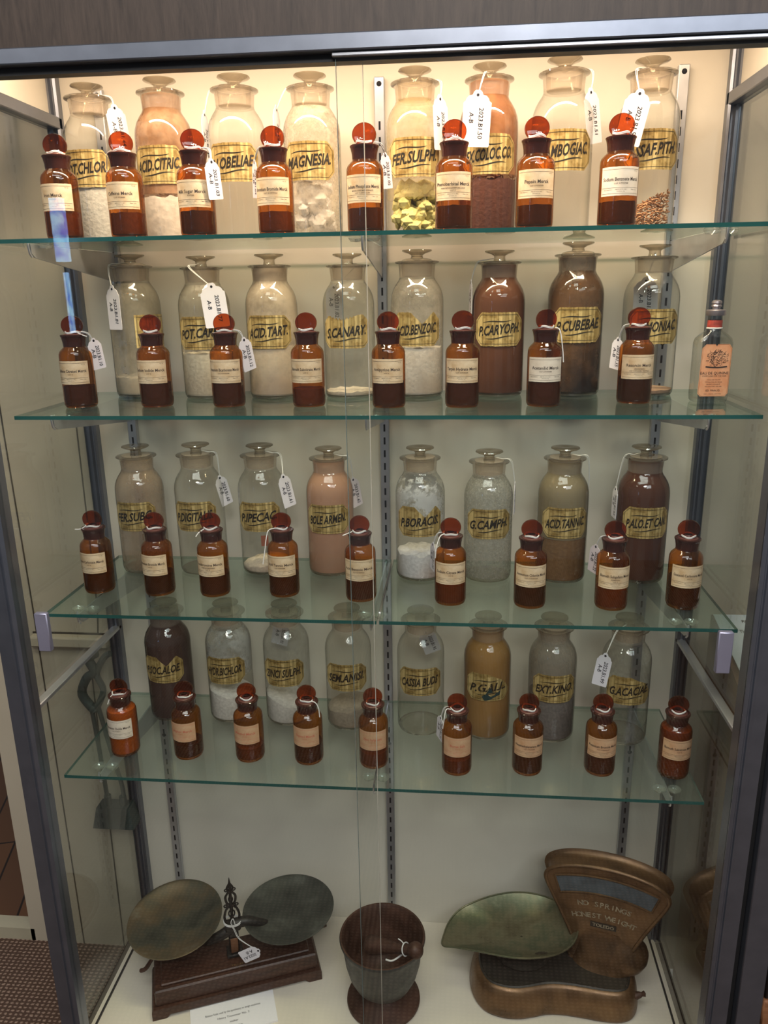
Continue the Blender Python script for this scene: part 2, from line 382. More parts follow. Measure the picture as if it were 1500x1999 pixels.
# side walls: cream panel above the rail, glass below
for nm, x, sgn in (('left', XL, -1), ('right', XR, 1)):
    xa, xb = (x-.019, x-.013) if sgn < 0 else (x+.013, x+.019)
    mb = MB(); mb.box(min(x+sgn*.016, x+sgn*.030), max(x+sgn*.016, x+sgn*.030), YF+.034, YB-.001, RAIL1+.022, 2.09); mb.build('side_panel', M_cream, case, smooth=False)
    mb = MB(); mb.box(xa, xb, YF+.03, YB-.012, RAIL2+.012, RAIL1-.001); mb.build('side_glass', M_side, case, smooth=False)
    mb = MB(); mb.box(xa, xb, YF+.03, YB-.012, DK+.001, RAIL2-.012); mb.build('side_glass', M_side, case, smooth=False)
    for z0, z1 in ((RAIL1, RAIL1+.020), (RAIL2-.004, RAIL2+.005)):
        mb = MB(); ww = .016 if z0 < 1 else .026; mb.box(min(x, x+sgn*ww), max(x, x+sgn*ww), YF+.03, YB-.006, z0, z1, bev=.0015); mb.build('side_rail', M_alulight if z0 < 1 else M_alu, case)
    mb = MB(); mb.box(min(x, x+sgn*.0035), max(x, x+sgn*.0035), YF+.03, YB-.006, DK+.0001, DK+.004); mb.build('bottom_channel', M_aludark, case, smooth=False)
    # back corner post: ribbed extrusion
    mb = MB(); T = None
    prof = [(0, 0), (0, -.016), (.004, -.019), (.007, -.014), (.010, -.014), (.0125, -.020), (.017, -.020), (.019, -.015), (.022, -.015), (.0245, -.018), (.0245, 0)]
    poly = [(x+sgn*a, YB-.0003+b) for a, b in prof]
    if sgn > 0: poly = poly[::-1]
    mb.prism(poly[::-1], DK, 2.085); mb.build('corner_post', M_alu, case, angle=20)
    # front post
    mb = MB()
    prof = [(0, .03), (0, 0), (.006, -.003), (.0075, -.001), (.0095, -.001), (.011, -.004), (.0135, -.004), (.0145, -.001), (.0375, -.001), (.0375, .03)]
    poly = [(x+sgn*a, YF+.002+b) for a, b in prof]
    if sgn < 0: poly = poly[::-1]
    mb.prism(poly, .0, 1.846); mb.build('front_post', M_alu, case, angle=20)
# sliding doors: right one runs in front
mb = MB(); mb.box(-.1605, XR+.0, YF-.001, YF+.004, DK+.004, 1.840); d1 = mb.build('sliding_door', M_door, case, smooth=False)
mb = MB(); mb.box(XL, -.127, YF+.011, YF+.016, DK+.004, 1.840); d2 = mb.build('sliding_door', M_door, case, smooth=False)
mb = MB(); mb.box(-.1645, XR-.002, YF-.008, YF+.005, 1.8405, 1.8455, bev=.001); mb.build('door_cap', M_alulight, d1)
mb = MB(); mb.box(-.1609, -.1603, YF-.0012, YF+.0042, DK+.004, 1.840); mb.build('door_edge', simple('ground_glass_edge', (.16, .21, .20), .2), d1, smooth=False)
mb = MB(); mb.box(-.1273, -.1266, YF+.0108, YF+.0162, DK+.004, 1.840); mb.build('door_edge', simple('ground_glass_edge_light', (.62, .58, .50), .2), d2, smooth=False)
for d, x, y in ((d2, -.676, YF+.011), (d1, .406, YF-.001)):
    mb = MB(); mb.box(x-.011, x+.011, y-.010, y, .982, 1.050, bev=.0015); mb.build('handle', simple('satin_aluminium_pull', (.36, .35, .46), .4, .6), d)
# slotted wall standards
for k, x in enumerate((-.6455, -.1388, .3729)):
    y = YB-.0003
    mb = MB(); mb.box(x-.009, x+.009, y-.012, y, DK+.0005, 1.904, bev=.0012)
    mb.cur = 1
    z = 1.82
    while z > DK+.02:
        mb.add([(x-.0018, y-.0123, z), (x+.0018, y-.0123, z), (x+.0018, y-.0123, z+.014), (x-.0018, y-.0123, z+.014)], [(0, 1, 2, 3)]); z -= .0254
    for zz in (1.893, 1.45, 1.02, .6):
        mb.lathe([(.0045, 0), (.0035, .0015), (.0005, .002)], 12, Matrix.Translation((x, y-.012, zz)) @ Matrix.Rotation(pi/2, 4, 'X'))
    mb.build('shelf_standard', [M_steel, M_slot], case, angle=30)

# ---------------------------------------------------------------- shelves
SZ = {1: 1.632, 2: 1.367, 3: 1.0284, 4: .7112}
ROWN = {1: 'top shelf', 2: 'second shelf', 3: 'third shelf', 4: 'lowest glass shelf'}
YS0, YS1 = 1.172, 1.476
def shelf(x0, x1, z, label):
    mb = MB(); th = .006
    mb.add([(x0, YS0, z-th), (x1, YS0, z-th), (x1, YS1, z-th), (x0, YS1, z-th), (x0, YS0, z), (x1, YS0, z), (x1, YS1, z), (x0, YS1, z)], [(3, 2, 1, 0), (4, 5, 6, 7)])
    vs = [(x0, YS0, z-th), (x1, YS0, z-th), (x1, YS1, z-th), (x0, YS1, z-th), (x0, YS0, z), (x1, YS0, z), (x1, YS1, z), (x0, YS1, z)]
    mb.cur = 1; mb.add(vs, [(0, 1, 5, 4), (1, 2, 6, 5), (3, 0, 4, 7)])
    mb.cur = 2; mb.add(vs, [(2, 3, 7, 6)])
    tag(mb.build('glass_shelf', [M_shelf, M_shelfedge, M_shelfback], smooth=False), label, 'shelf', 'glass shelves of the display case')
shelf(-.700, .4445, SZ[1], 'topmost green-edged glass shelf, above the viewer\'s eye')
shelf(-.700, .4445, SZ[2], 'second green-edged glass shelf from the top, holding the orange-labelled bottle')
shelf(-.6975, -.1276, SZ[3], 'left pane of the third glass shelf from the top')
shelf(-.1230, .4445, SZ[3], 'right pane of the third glass shelf from the top')
shelf(-.705, -.1400, SZ[4], 'left pane of the lowest glass shelf, above the two-pan balance')
shelf(-.1370, .423, SZ[4], 'right pane of the lowest glass shelf, above the fan-headed scale')
def bracket_mesh():
    mb = MB(); t = .0013
    poly = [(1.188, -.0065), (1.4875, -.0065), (1.4875, -.060), (1.47, -.058), (1.20, -.026), (1.190, -.020)]
    n = len(poly)
    mb.add([(-t, y, z) for y, z in poly]+[(t, y, z) for y, z in poly], [tuple(range(n)), tuple(range(2*n-1, n-1, -1))]+[(k, n+k, n+(k+1) % n, (k+1) % n) for k in range(n)])
    return mb.build('web', M_steel)
def bracket_tip():
    mb = MB(); mb.tube([(0, 1.186, -.001), (0, 1.184, -.008), (0, 1.186, -.020), (0, 1.192, -.025)], .0016, 8)
    return mb.build('front_hook', M_alulight)
def bracket_pad():
    mb = MB()
    for s in (-1, 1):
        mb.lathe([(.0005, -.0125), (.008, -.0118), (.0105, -.0085), (.0115, -.0065)], 14, Matrix.Translation((s*.013, 1.215, 0)))
    mb.box(-.014, .014, 1.211, 1.219, -.0115, -.0085)
    return mb.build('glass_rest', M_plastic)
bproto = None
for r in (1, 2, 3, 4):
    for nm, x in (('left', -.6455), ('middle', -.1388), ('right', .3729)):
        t_ = thing('shelf_bracket', f'{nm} steel bracket holding up the {ROWN[r]}', 'bracket', (x, 0, SZ[r]), 0, 'shelf brackets')
        if bproto is None:
            bproto = (bracket_mesh(), bracket_tip(), bracket_pad())
            for b_ in bproto: b_.parent = t_
        else:
            for n_, b_ in zip(('web', 'front_hook', 'glass_rest'), bproto): link(n_, b_, t_)

# ---------------------------------------------------------------- apothecary jars
JH = .250; JR = .0462
def jar_profile(R):
    return [(R*.80, .0012), (R*.94, .002), (R*.985, .006), (R, .012), (R, .158), (R*.995, .166), (R*.965, .175), (R*.90, .184), (R*.80, .192), (R*.70, .1985), (R*.655, .2035)]
mb = MB(); mb.lathe(jar_profile(JR), 48); jar_body_me = mb.build('body', M_clear)
mb = MB(); mb.lathe([(JR*.94, .0015), (JR*.96, .004), (JR*.80, .0055), (JR*.3, .004), (JR*.02, .0035)], 48); jar_base_me = mb.build('base', M_lip)
mb = MB(); mb.lathe([(JR*.655, .2035), (JR*.66, .210), (JR*.685, .222), (JR*.70, .2255)], 40); jar_neck_me = mb.build('neck', M_clearwarm)
mb = MB(); mb.lathe([(JR*.70, .2252), (JR*.79, .2262), (JR*.825, .2275), (JR*.825, .2292), (JR*.79, .2302), (JR*.60, .2300), (JR*.585, .2255)], 40); jar_lip_me = mb.build('lip', M_lip)
def stopper_mesh(dome):
    mb = MB()
    k = .0045 if dome else 0
    mb.lathe([(.0002, .2300), (JR*.24, .2300+k), (JR*.22, .2335+k), (JR*.205, .2375), (JR*.22, .2400), (JR*.34, .2428), (JR*.50, .2448), (JR*.565, .2468), (JR*.55, .2485), (JR*.36, .2496), (JR*.18, .2488), (.0002, .2482)], 36)
    mb.cur = 1
    if dome: mb.lathe([(JR*.60, .2303), (JR*.56, .2325), (JR*.42, .2345), (JR*.24, .2350)], 36)
    else: mb.lathe([(JR*.60, .2304), (JR*.24, .2306)], 36)
    mb.lathe([(JR*.61, .2303), (JR*.585, .2255), (JR*.56, .2060), (JR*.50, .2045), (.001, .2045)], 36)
    return mb.build('stopper', [M_knob, M_plug])
stop_flat = stopper_mesh(False); stop_dome = stopper_mesh(True)
for o in (jar_body_me, jar_base_me, jar_neck_me, jar_lip_me, stop_flat, stop_dome): C.objects.unlink(o)

def gold_label(parent, text, rz=0, cut=True, torn=0, wid=.092, z0=.089, z1=.146):
    R = JR+.0005; A = wid/2; f = cyl(R); rnd = random.Random(hash_(text))
    mb = MB(); n = 44; top = []; bot = []
    for i in range(n+1):
        x = -A+2*A*i/n
        c = max(0, abs(x)-(A-.013)) if cut else 0
        zt = z1-c; zb = z0+c
        if torn == 1 and .1 < i/n < .75: zt -= .010*max(0, sin((i/n-.1)/.65*pi))*(.7+.3*sin(i*2.1))
        if torn == 2: zt -= .020*max(0, 1-abs(i/n-.62)/.22)
        if torn == 3 and i/n > .5: zt -= .022*(i/n-.5)*2
        zt += rnd.uniform(-.0004, .0004); zb += rnd.uniform(-.0004, .0004)
        top.append((x, zt)); bot.append((x, zb))
    mb.add([f(*p) for p in bot]+[f(*p) for p in top], [(i, i+1, n+2+i, n+1+i) for i in range(n)])
    lab = mb.build('label', M_gold, parent, smooth=True); lab.rotation_euler = (0, 0, rz)
    # painted lettering and border lines
    g = cyl(R+.0003); mb = MB(); i1, i2 = A-.0035, A-.0125
    zt, zb = z1-.004, z0+.004
    path = [(-i2, zt), (i2, zt), (i1, zt-.009), (i1, zb+.009), (i2, zb), (-i2, zb), (-i1, zb+.009), (-i1, zt-.009), (-i2, zt)] if cut else [(-i1, zt), (i1, zt), (i1, zb), (-i1, zb), (-i1, zt)]
    for (a, b), (c, d) in zip(path, path[1:]):
        if torn and (b+d)/2 > zt-.005: continue
        ribbon(mb, seg(a, b, c, d, 14), .0006, g)
    zc = (z0+z1)/2
    if text:
        put_text(mb, text, .0228, wid*.84, g, 0, zc-.001, .28, .030, rise=.09)
        for s in (1, -1):
            pts = []; ws = []
            for i in range(19):
                u = i/18; x = (-.030 if s > 0 else -.024)+.052*u
                pts.append((x, zc+s*.0135+.0042*(u-.5)+.0012*sin(u*2*pi)*s)); ws.append(.0003+.0015*max(0, sin(pi*u))**.7)
            if not (torn in (1, 2) and s > 0): ribbon(mb, pts, ws, g)
    mb.build('lettering', M_paint, lab, smooth=False)
    return lab
def hash_(s):
    h = 7
    for ch in s: h = (h*31+ord(ch)) % 100003
    return h
def lump(mb, c, r, rnd, n=1):
    t = (1+sqrt(5))/2
    V = [(-1, t, 0), (1, t, 0), (-1, -t, 0), (1, -t, 0), (0, -1, t), (0, 1, t), (0, -1, -t), (0, 1, -t), (t, 0, -1), (t, 0, 1), (-t, 0, -1), (-t, 0, 1)]
    F = [(0, 11, 5), (0, 5, 1), (0, 1, 7), (0, 7, 10), (0, 10, 11), (1, 5, 9), (5, 11, 4), (11, 10, 2), (10, 7, 6), (7, 1, 8), (3, 9, 4), (3, 4, 2), (3, 2, 6), (3, 6, 8), (3, 8, 9), (4, 9, 5), (2, 4, 11), (6, 2, 10), (8, 6, 7), (9, 8, 1)]
    sc_ = [rnd.uniform(.7, 1.2) for _ in range(3)]
    mb.add([tuple(c[k]+v[k]/1.9*r*sc_[k]*rnd.uniform(.75, 1.2) for k in range(3)) for v in V], F)
def fill_powder(parent, h, mat, R=JR*.955, slope=0, bumpy=.002, seed=1, name='contents', z0=.006, heap=0):
    rnd = random.Random(seed); mb = MB(); n = 32
    ph = [rnd.uniform(0, 6.28) for _ in range(6)]
    def top(x, y): return h+slope*x/R*h + bumpy*(sin(x*210+ph[0])*cos(y*190+ph[1])+.6*sin(x*430+ph[2])*sin(y*390+ph[3])) + heap*(1-(x*x+y*y)/(R*R))
    rings = []
    rings.append([(R*.97*cos(2*pi*k/n), R*.97*sin(2*pi*k/n), z0) for k in range(n)])
    rings.append([(R*cos(2*pi*k/n), R*sin(2*pi*k/n), z0+.004) for k in range(n)])
    for q in (1.0, .85, .7, .55, .4, .25, .1):
        rings.append([(R*q*cos(2*pi*k/n), R*q*sin(2*pi*k/n), max(z0+.005, top(R*q*cos(2*pi*k/n), R*q*sin(2*pi*k/n)))) for k in range(n)])
    mb.loft(rings); return mb.build(name, mat, parent, angle=60)
def fill_lumps(parent, h, mat, rmin, rmax, cnt, seed=1, R=JR*.93):
    rnd = random.Random(seed); mb = MB()
    for _ in range(cnt):
        r = rnd.uniform(rmin, rmax); a = rnd.uniform(0, 2*pi); q = (R-r)*sqrt(rnd.random()); z = .006+r*.8+rnd.random()*(h-.006-r)
        if z > h*.8: q *= .8
        lump(mb, (q*cos(a), q*sin(a), z), r, rnd)
    return mb.build('contents', mat, parent, smooth=False)
def fill_straw(parent, h, mat, cnt, seed, R=JR*.90, L=.011, rr=.0010, slope=.6, z0=.006):
    rnd = random.Random(seed); mb = MB()
    for _ in range(cnt):
        a = rnd.uniform(0, 2*pi); q = (R-.003)*sqrt(rnd.random()); x, y = q*cos(a), q*sin(a)
        z = z0+.002+rnd.random()*max(.004, (h-z0)*(1+slope*x/R)); d = Vector((rnd.uniform(-1, 1), rnd.uniform(-1, 1), rnd.uniform(-.5, .5))).normalized()*L*rnd.uniform(.4, .7)
        p0, p1 = Vector((x, y, z))-d*.5, Vector((x, y, z))+d*.5
        for p in (p0, p1):
            l_ = sqrt(p.x**2+p.y**2)
            if l_ > R: p.x *= R/l_; p.y *= R/l_
            p.z = max(p.z, z0)
        mb.tube([p0, p1], rr, 4)
    return mb.build('contents', mat, parent, smooth=False)
def add_film(parent, mat, za=.008, zb=.20, name='residue', R=JR*.975):
    pr = [(r*R/JR, z) for r, z in jar_profile(JR) if za <= z <= zb]
    def rad(z):
        P = jar_profile(JR)
        for (r0, z0), (r1, z1) in zip(P, P[1:]):
            if z0 <= z <= z1: return (r0+(r1-r0)*(z-z0)/(z1-z0))*R/JR
        return P[-1][0]*R/JR
    zs = sorted(set([za, zb]+[z for r, z in pr]+[za+(zb-za)*i/8 for i in range(9)]))
    mb = MB(); mb.lathe([(rad(z), z) for z in zs], 40); return mb.build(name, mat, parent)

WHITE = (.80, .77, .72)
def jar(row, x, y, text, desc, rz=0, s=1.0, dome=False, torn=0, cut=True, wid=.092, lab_rz=0):
    lbl = f'tall glass jar, {desc}, {ROWN[row]}'
    j = thing('apothecary_jar', lbl, 'jar', (x, y, SZ[row]+.0002), rz, 'apothecary jars with gold labels'); j.scale = (s, s, s)
    for n_, o in (('body', jar_body_me), ('base', jar_base_me), ('neck', jar_neck_me), ('lip', jar_lip_me), ('stopper', stop_dome if dome else stop_flat)): link(n_, o, j)
    gold_label(j, text, lab_rz, cut, torn, wid)
    return j
P_white = powder('white_powder', (.82, .79, .74)); P_cream = powder('cream_powder', (.72, .64, .52)); P_pink = powder('pinkish_white_grains', (.80, .68, .56), 90)
# top shelf
R1 = 1.385
j = jar(1, -.617, R1, 'POT.CHLOR.', 'gold label POT.CHLOR over pale grey-white powder', s=1.012); fill_powder(j, .088, powder('grey_white_powder', (.60, .58, .52))); 
j = jar(1, -.492, R1, 'ACID.CITRIC.', 'speckled tan inside with gold label ACID.CITR', s=1.03); add_film(j, film('tan_speckle', (.72, .46, .29), .86, .30, .52, 34, (.36, .19, .10), .45), .075, .2245); fill_powder(j, .070, P_pink, bumpy=.003); fill_lumps(j, .078, P_pink, .003, .006, 220, 3, JR*.96)
j = jar(1, -.3675, R1, 'P.LOBELIAE.', 'clear and nearly empty, gold label P.LOBE', s=1.03); fill_powder(j, .010, P_cream)
j = jar(1, -.2415, R1, 'MAGNESIA.', 'white chunks inside, gold label MAGNESIA', s=1.02); add_film(j, film('white_dust', (.85, .74, .60), .60, .36, .60, 60, None, .15)); fill_lumps(j, .085, P_white, .009, .017, 46, 5)
j = jar(1, -.0715, R1, 'FER.SULPH.', 'yellow chunks inside, gold label FER.SUL', s=1.025); add_film(j, film('yellow_dust', (.82, .66, .34), .42, .36, .66, 30, None, .12), .06, .2245); fill_lumps(j, .084, powder('yellow_lumps', (.74, .66, .28)), .007, .014, 150, 6)
j = jar(1, .0470, R1, 'EX.COLOC.CO.', 'rusty brown powder inside, gold label COLOC.CO', s=1.03)
add_film(j, film('rust_dust', (.62, .30, .14), .95, .30, .56, 26, (.34, .15, .08), .62), .09, .2245); fill_powder(j, .083, powder('dark_brown_root', (.13, .055, .04)), bumpy=.003); fill_straw(j, .094, powder('orange_straw', (.62, .27, .10)), 90, 9, JR*.955, .03, .0007, 0, .070)
j = jar(1, .1640, R1, 'GAMBOGIAC.', 'clear and empty, gold label AMBOGIAC', s=1.05, dome=True)
j = jar(1, .2985, R1, 'ASSAF.PITH.', 'brown twigs at the bottom, gold label ASSAF.PITH', s=1.025); fill_straw(j, .045, powder('tan_twigs', (.58, .32, .17)), 760, 11, slope=.55)
# second shelf
j = jar(2, -.5890, 1.425, '', 'powdery white with its gold label turned to the right', s=1.01, dome=True, lab_rz=radians(62), cut=False, wid=.07); add_film(j, film('white_coat', (.72, .64, .50), .55, .30, .62, 14, None, .25)); fill_powder(j, .036, powder('white_powder_2', (.70, .63, .52)))
j = jar(2, -.4500, 1.400, 'POT.CARB.', 'dusty with gold label POT.CARB', s=.985); add_film(j, film('thin_white_coat', (.76, .68, .54), .38, .30, .66, 18, None, .18)); fill_powder(j, .080, powder('ivory_powder', (.74, .68, .56)))
j = jar(2, -.3280, 1.400, 'ACID.TART.', 'cream powder inside, gold label ACID.TART', s=.99); add_film(j, film('cream_coat', (.84, .72, .56), .92, .36, .54, 16, (.60, .50, .40), .45), .008, .2245); fill_powder(j, .09, powder('cream_white_powder', (.80, .72, .60)))
j = jar(2, -.1905, 1.400, 'S.CANARY.', 'clear with ragged gold label S.CANARY', s=.982, torn=1); add_film(j, film('faint_dust', (.7, .68, .58), .20, .4, .7, 14, None, .04)); fill_powder(j, .012, P_cream)
j = jar(2, -.0705, 1.410, 'ACID.BENZOIC.', 'white powder inside, torn gold label BENZOIC', s=1.0, torn=2, dome=True); add_film(j, film('pale_dust', (.80, .72, .62), .55, .36, .6, 15, None, .12)); fill_powder(j, .085, powder('white_powder_3', (.80, .74, .66)))
j = jar(2, .0710, 1.412, 'P.CARYOPH.', 'coated red-brown, gold label P.CARYOPH', s=.985); add_film(j, film('red_brown_coat', (.22, .095, .055), 1.0, .2, .4, 12, (.15, .065, .04), .92), .008, .2245)
j = jar(2, .2040, 1.422, 'P.CUBEBAE.', 'smeared dark brown, gold label P.CUBEBAE', s=1.03, dome=True); add_film(j, film('patchy_brown_coat', (.24, .13, .07), .96, .36, .54, 13, (.05, .035, .03), .35), .008, .2245); fill_powder(j, .088, powder('near_black_powder', (.055, .04, .03)), slope=.1)
j = jar(2, .3290, 1.410, 'AMMONIAC.', 'clear with gold label ONIAC beside the orange-labelled bottle', s=1.0); fill_powder(j, .012, powder('rust_grains', (.45, .30, .20)), slope=-.4)
# third shelf
j = jar(3, -.6090, 1.410, 'FER.SUBC.', 'tan tinted, dark gold label FER.SUBC', s=.985); add_film(j, film('tan_coat', (.62, .46, .33), .50, .32, .6, 12, None, .28), .008, .2245)
j = jar(3, -.4910, 1.410, 'P.DIGITALIS.', 'clear and empty, gold label P.DIGITA', s=1.0)
j = jar(3, -.3690, 1.415, 'P.IPECAC.', 'clear with a cream heap at the bottom, gold label IPEC', s=.99); fill_powder(j, .018, P_cream, slope=.3, heap=.006)
mb = MB(); ff = cyl(JR*.965); mb.add([ff(a, b) for a, b in ((.004, .060), (.018, .060), (.018, .081), (.004, .081))], [(0, 1, 2, 3)]); mb.build('small_red_label', simple('red_label', (.34, .11, .06), .6), j)
j = jar(3, -.2375, 1.412, 'BOLE ARMEN.', 'coated pink, gold label BOLE ARMEN', s=.97); add_film(j, film('pink_coat', (.74, .44, .30), .80, .2, .5, 10, (.68, .42, .30), .66), .008, .2245)
j = jar(3, -.0655, 1.396, 'P.BORACIS.', 'streaked white above a white layer, torn gold label BORA', s=.99, torn=2); add_film(j, film('white_patches', (.84, .85, .86), .95, .47, .53, 22, None, .0), .115, .195); fill_powder(j, .050, powder('snow_powder', (.84, .84, .84)), bumpy=.003)
j = jar(3, .0600, 1.394, 'G.CAMPH.', 'frosted with fine crystals, gold label G.CAMPH', s=.965); add_film(j, film('crystal_frost', (.66, .66, .60), .60, .40, .60, 230, None, .22), .008, .2)
j = jar(3, .1955, 1.397, 'ACID.TANNIC.', 'olive-tan above brown powder, gold label TANNIC', s=.99); add_film(j, film('olive_coat', (.40, .33, .21), .98, .2, .4, 9, None, .88), .085, .2245); fill_powder(j, .088, powder('brown_powder', (.22, .125, .06)))
j = jar(3, .3385, 1.402, 'P.ALO.ET CAN.', 'filled dark red-brown, gold label ALO ET CAN', s=.995); add_film(j, film('dark_red_brown_coat', (.15, .065, .042), 1.0, .2, .4, 9, (.12, .055, .04), .95), .008, .2245)
# lowest glass shelf
j = jar(4, -.5815, 1.405, 'P.SOC.ALOE.', 'dull plum-brown inside, notched gold label SOC.ALOE', s=.99, torn=2); add_film(j, film('plum_coat', (.13, .08, .07), 1.0, .2, .45, 9, (.10, .065, .06), .85), .008, .2245)
j = jar(4, -.4560, 1.408, 'HYDR.BICHLOR.', 'white powder smeared near its shoulder, gold label BICHLOR', s=.99); add_film(j, film('white_smear', (.80, .80, .80), .88, .44, .56, 16, None, .12), .10, .198); fill_powder(j, .058, P_white, slope=-.15)
j = jar(4, -.3360, 1.404, 'ZINCI SULPH.', 'tilted white powder inside, gold label ZINCI SULPH', s=1.0); add_film(j, film('faint_white', (.7, .7, .68), .22, .4, .65, 16, None, .06)); fill_powder(j, .045, P_white, slope=-.35)
j = jar(4, -.2095, 1.395, 'SEM.ANISI.', 'a little beige powder inside, gold label SEM.ANISI', s=.99); fill_powder(j, .040, powder('beige_powder', (.42, .36, .28)), slope=.15)
j = jar(4, -.0650, 1.385, 'CASSIA BUDS', 'clear and empty, gold label CASSIA BUDS', s=1.0, torn=0)
j = jar(4, .0640, 1.376, 'P.GALL.', 'filled ochre, tattered label P.GAL', s=.98, torn=3); add_film(j, film('ochre_coat', (.52, .29, .10), .98, .2, .4, 9, (.42, .25, .10), .86), .008, .2245)
mb = MB(); ff = cyl(JR+.0012); pts = [(-.012, .098), (-.004, .104), (.004, .118), (.010, .108), (.020, .106), (.026, .112), (.024, .101), (.014, .098), (.004, .092), (-.006, .090)]
mb.add([ff(a, b) for a, b in pts], [tuple(range(len(pts)))]); mb.build('dark_tear', simple('blackened_green', (.01, .035, .035), .5), j, smooth=False)
j = jar(4, .1880, 1.377, 'EXT.KINO.', 'grey powder below a grey film, gold label EXT.KINO', s=.98); add_film(j, film('grey_film', (.42, .36, .30), .55, .3, .6, 10, None, .28), .09, .2245); fill_powder(j, .090, powder('grey_powder', (.19, .17, .16)))
j = jar(4, .3255, 1.376, 'G.ACACIAE.', 'clear with torn gold label G.ACAC, rightmost', s=.99, torn=3); add_film(j, film('streaky_film', (.34, .36, .34), .45, .45, .65, 9, None, .05))

# ---------------------------------------------------------------- amber bottles
BR = .0272; BH = .1505
bprof = [(BR*.80, .0008), (BR*.93, .0018), (BR*.985, .005), (BR, .009), (BR, .0835), (BR*.985, .0885), (BR*.93, .0925), (BR*.82, .0960), (BR*.72, .0985), (BR*.665, .1005)]
mb = MB(); mb.lathe(bprof, 40); mb.lathe([(BR*.93, .0012), (BR*.90, .003), (BR*.4, .0045), (.0003, .005)], 40); ab_body = mb.build('body', M_amber)
mb = MB(); mb.lathe([(BR*.665, .1005), (BR*.68, .108), (BR*.745, .1165), (BR*.78, .1178), (BR*.78, .1196), (BR*.74, .1204), (BR*.62, .1200), (BR*.60, .115)], 36); ab_neck = mb.build('neck', M_amberneck)
mb = MB(); mb.lathe([(BR*.60, .1202), (BR*.55, .1212), (BR*.30, .1222), (BR*.24, .126)], 28)
mb.lathe([(BR*.61, .1202), (BR*.58, .1015), (BR*.45, .1000), (.0003, .1000)], 28)
ab_plug = mb.build('stopper_plug', M_amberplug)
mb = MB(); T = Matrix.Translation((0, 0, .1348)) @ Matrix.Rotation(pi/2, 4, 'X'); r_ = .0172
mb.lathe([(.0002, -.0026), (r_*.75, -.0028), (r_*.86, -.0038), (r_*.97, -.0036), (r_, -.0012), (r_, .0012), (r_*.97, .0036), (r_*.86, .0038), (r_*.75, .0028), (.0002, .0026)], 40, T @ Matrix.Diagonal((1.03, .94, 1, 1)))
ab_disc = mb.build('stopper_disc', M_amberdisc)
mb = MB(); pts = [(BR*.45*cos(a), BR*.42*sin(a), .1232+.0012*sin(3*a)) for a in [2*pi*k/28 for k in range(29)]]
mb.tube(pts, .0010, 6); mb.tube([(p[0]*1.03, p[1]*1.03, p[2]+.0015) for p in pts], .0008, 6); ab_string = mb.build('string_tie', M_string)
for o in (ab_body, ab_neck, ab_plug, ab_disc, ab_string): C.objects.unlink(o)

def amber(row, x, y, lines, desc, fillh, fcol, rz=0, drz=0, dh=0, tail=None, red=False, paper=None, tie=True, s=1.0, low=False):
    b = thing('amber_bottle', f'{desc}, {ROWN[row]}', 'bottle', (x, y, SZ[row]+.0002), rz, 'small amber bottles with round stoppers'); b.scale = (s, s, s)
    link('body', ab_body, b); link('neck', ab_neck, b)
    p = link('stopper', ab_disc, b); p.rotation_euler = (0, 0, drz-rz); link('stopper_plug', ab_plug, p)
    if tie: link('string_tie', ab_string, b).rotation_euler = (0, 0, random.uniform(0, 3))
    if tail:
        mb = MB(); mb.tube(smoothcurve(tail, 5), .0009, 6); mb.build('string_end', M_string, b)
    if fillh: fill_powder(b, fillh, powder(f'bottle_contents_{int(fcol[0]*100)}_{int(fcol[1]*100)}', fcol), BR*.93, bumpy=.0006, z0=.0055)
    f = cyl(BR+.0004); z0, z1 = .0405, .0785; A = .0305 if not red else .0285; mb = MB(); n = 26
    rnd = random.Random(hash_(desc)); vs = []
    for i in range(n+1):
        xx = -A+2*A*i/n; vs += [f(xx, z0+rnd.uniform(-.0001, .0002)), f(xx, z1-rnd.uniform(-.0001, .0002))]
    mb.add(vs, [(2*i, 2*i+2, 2*i+3, 2*i+1) for i in range(n)])
    lab = mb.build('label', paper or (M_paper2 if red else M_paper), b)
    g = cyl(BR+.0006); mb = MB()
    for zz in (z1-.0035, z0+.0105, z0+.0030): ribbon(mb, seg(-A+.002, zz, A-.002, zz, 16), .00035, g)
    put_text(mb, lines[0], .0066, .054, g, 0, .0620, 0, .014)
    for k, tl in enumerate(lines[1:]): put_text(mb, tl, .0025, .044, g, 0, .0565-.0032*k, 0, .012)
    put_text(mb, 'MERCK & CO. INC.', .0020, .016, g, 0, z0+.0080); put_text(mb, 'MFG. CHEMISTS', .0018, .014, g, -.019, z0+.0078); put_text(mb, 'New York', .0022, .012, g, .020, z0+.0078)
    put_text(mb, 'RAHWAY, N.J.', .0018, .014, g, 0, z0+.0055); put_text(mb, 'N.F. 16', .0020, .008, g, .022, z1-.0058)
    mb.build('lettering', M_redink if red else M_greyink, lab, smooth=False)
    return b
DK1 = (.13, .06, .045); DK2 = (.05, .025, .03); RB = (.50, .30, .13)
lt = lambda *p: p
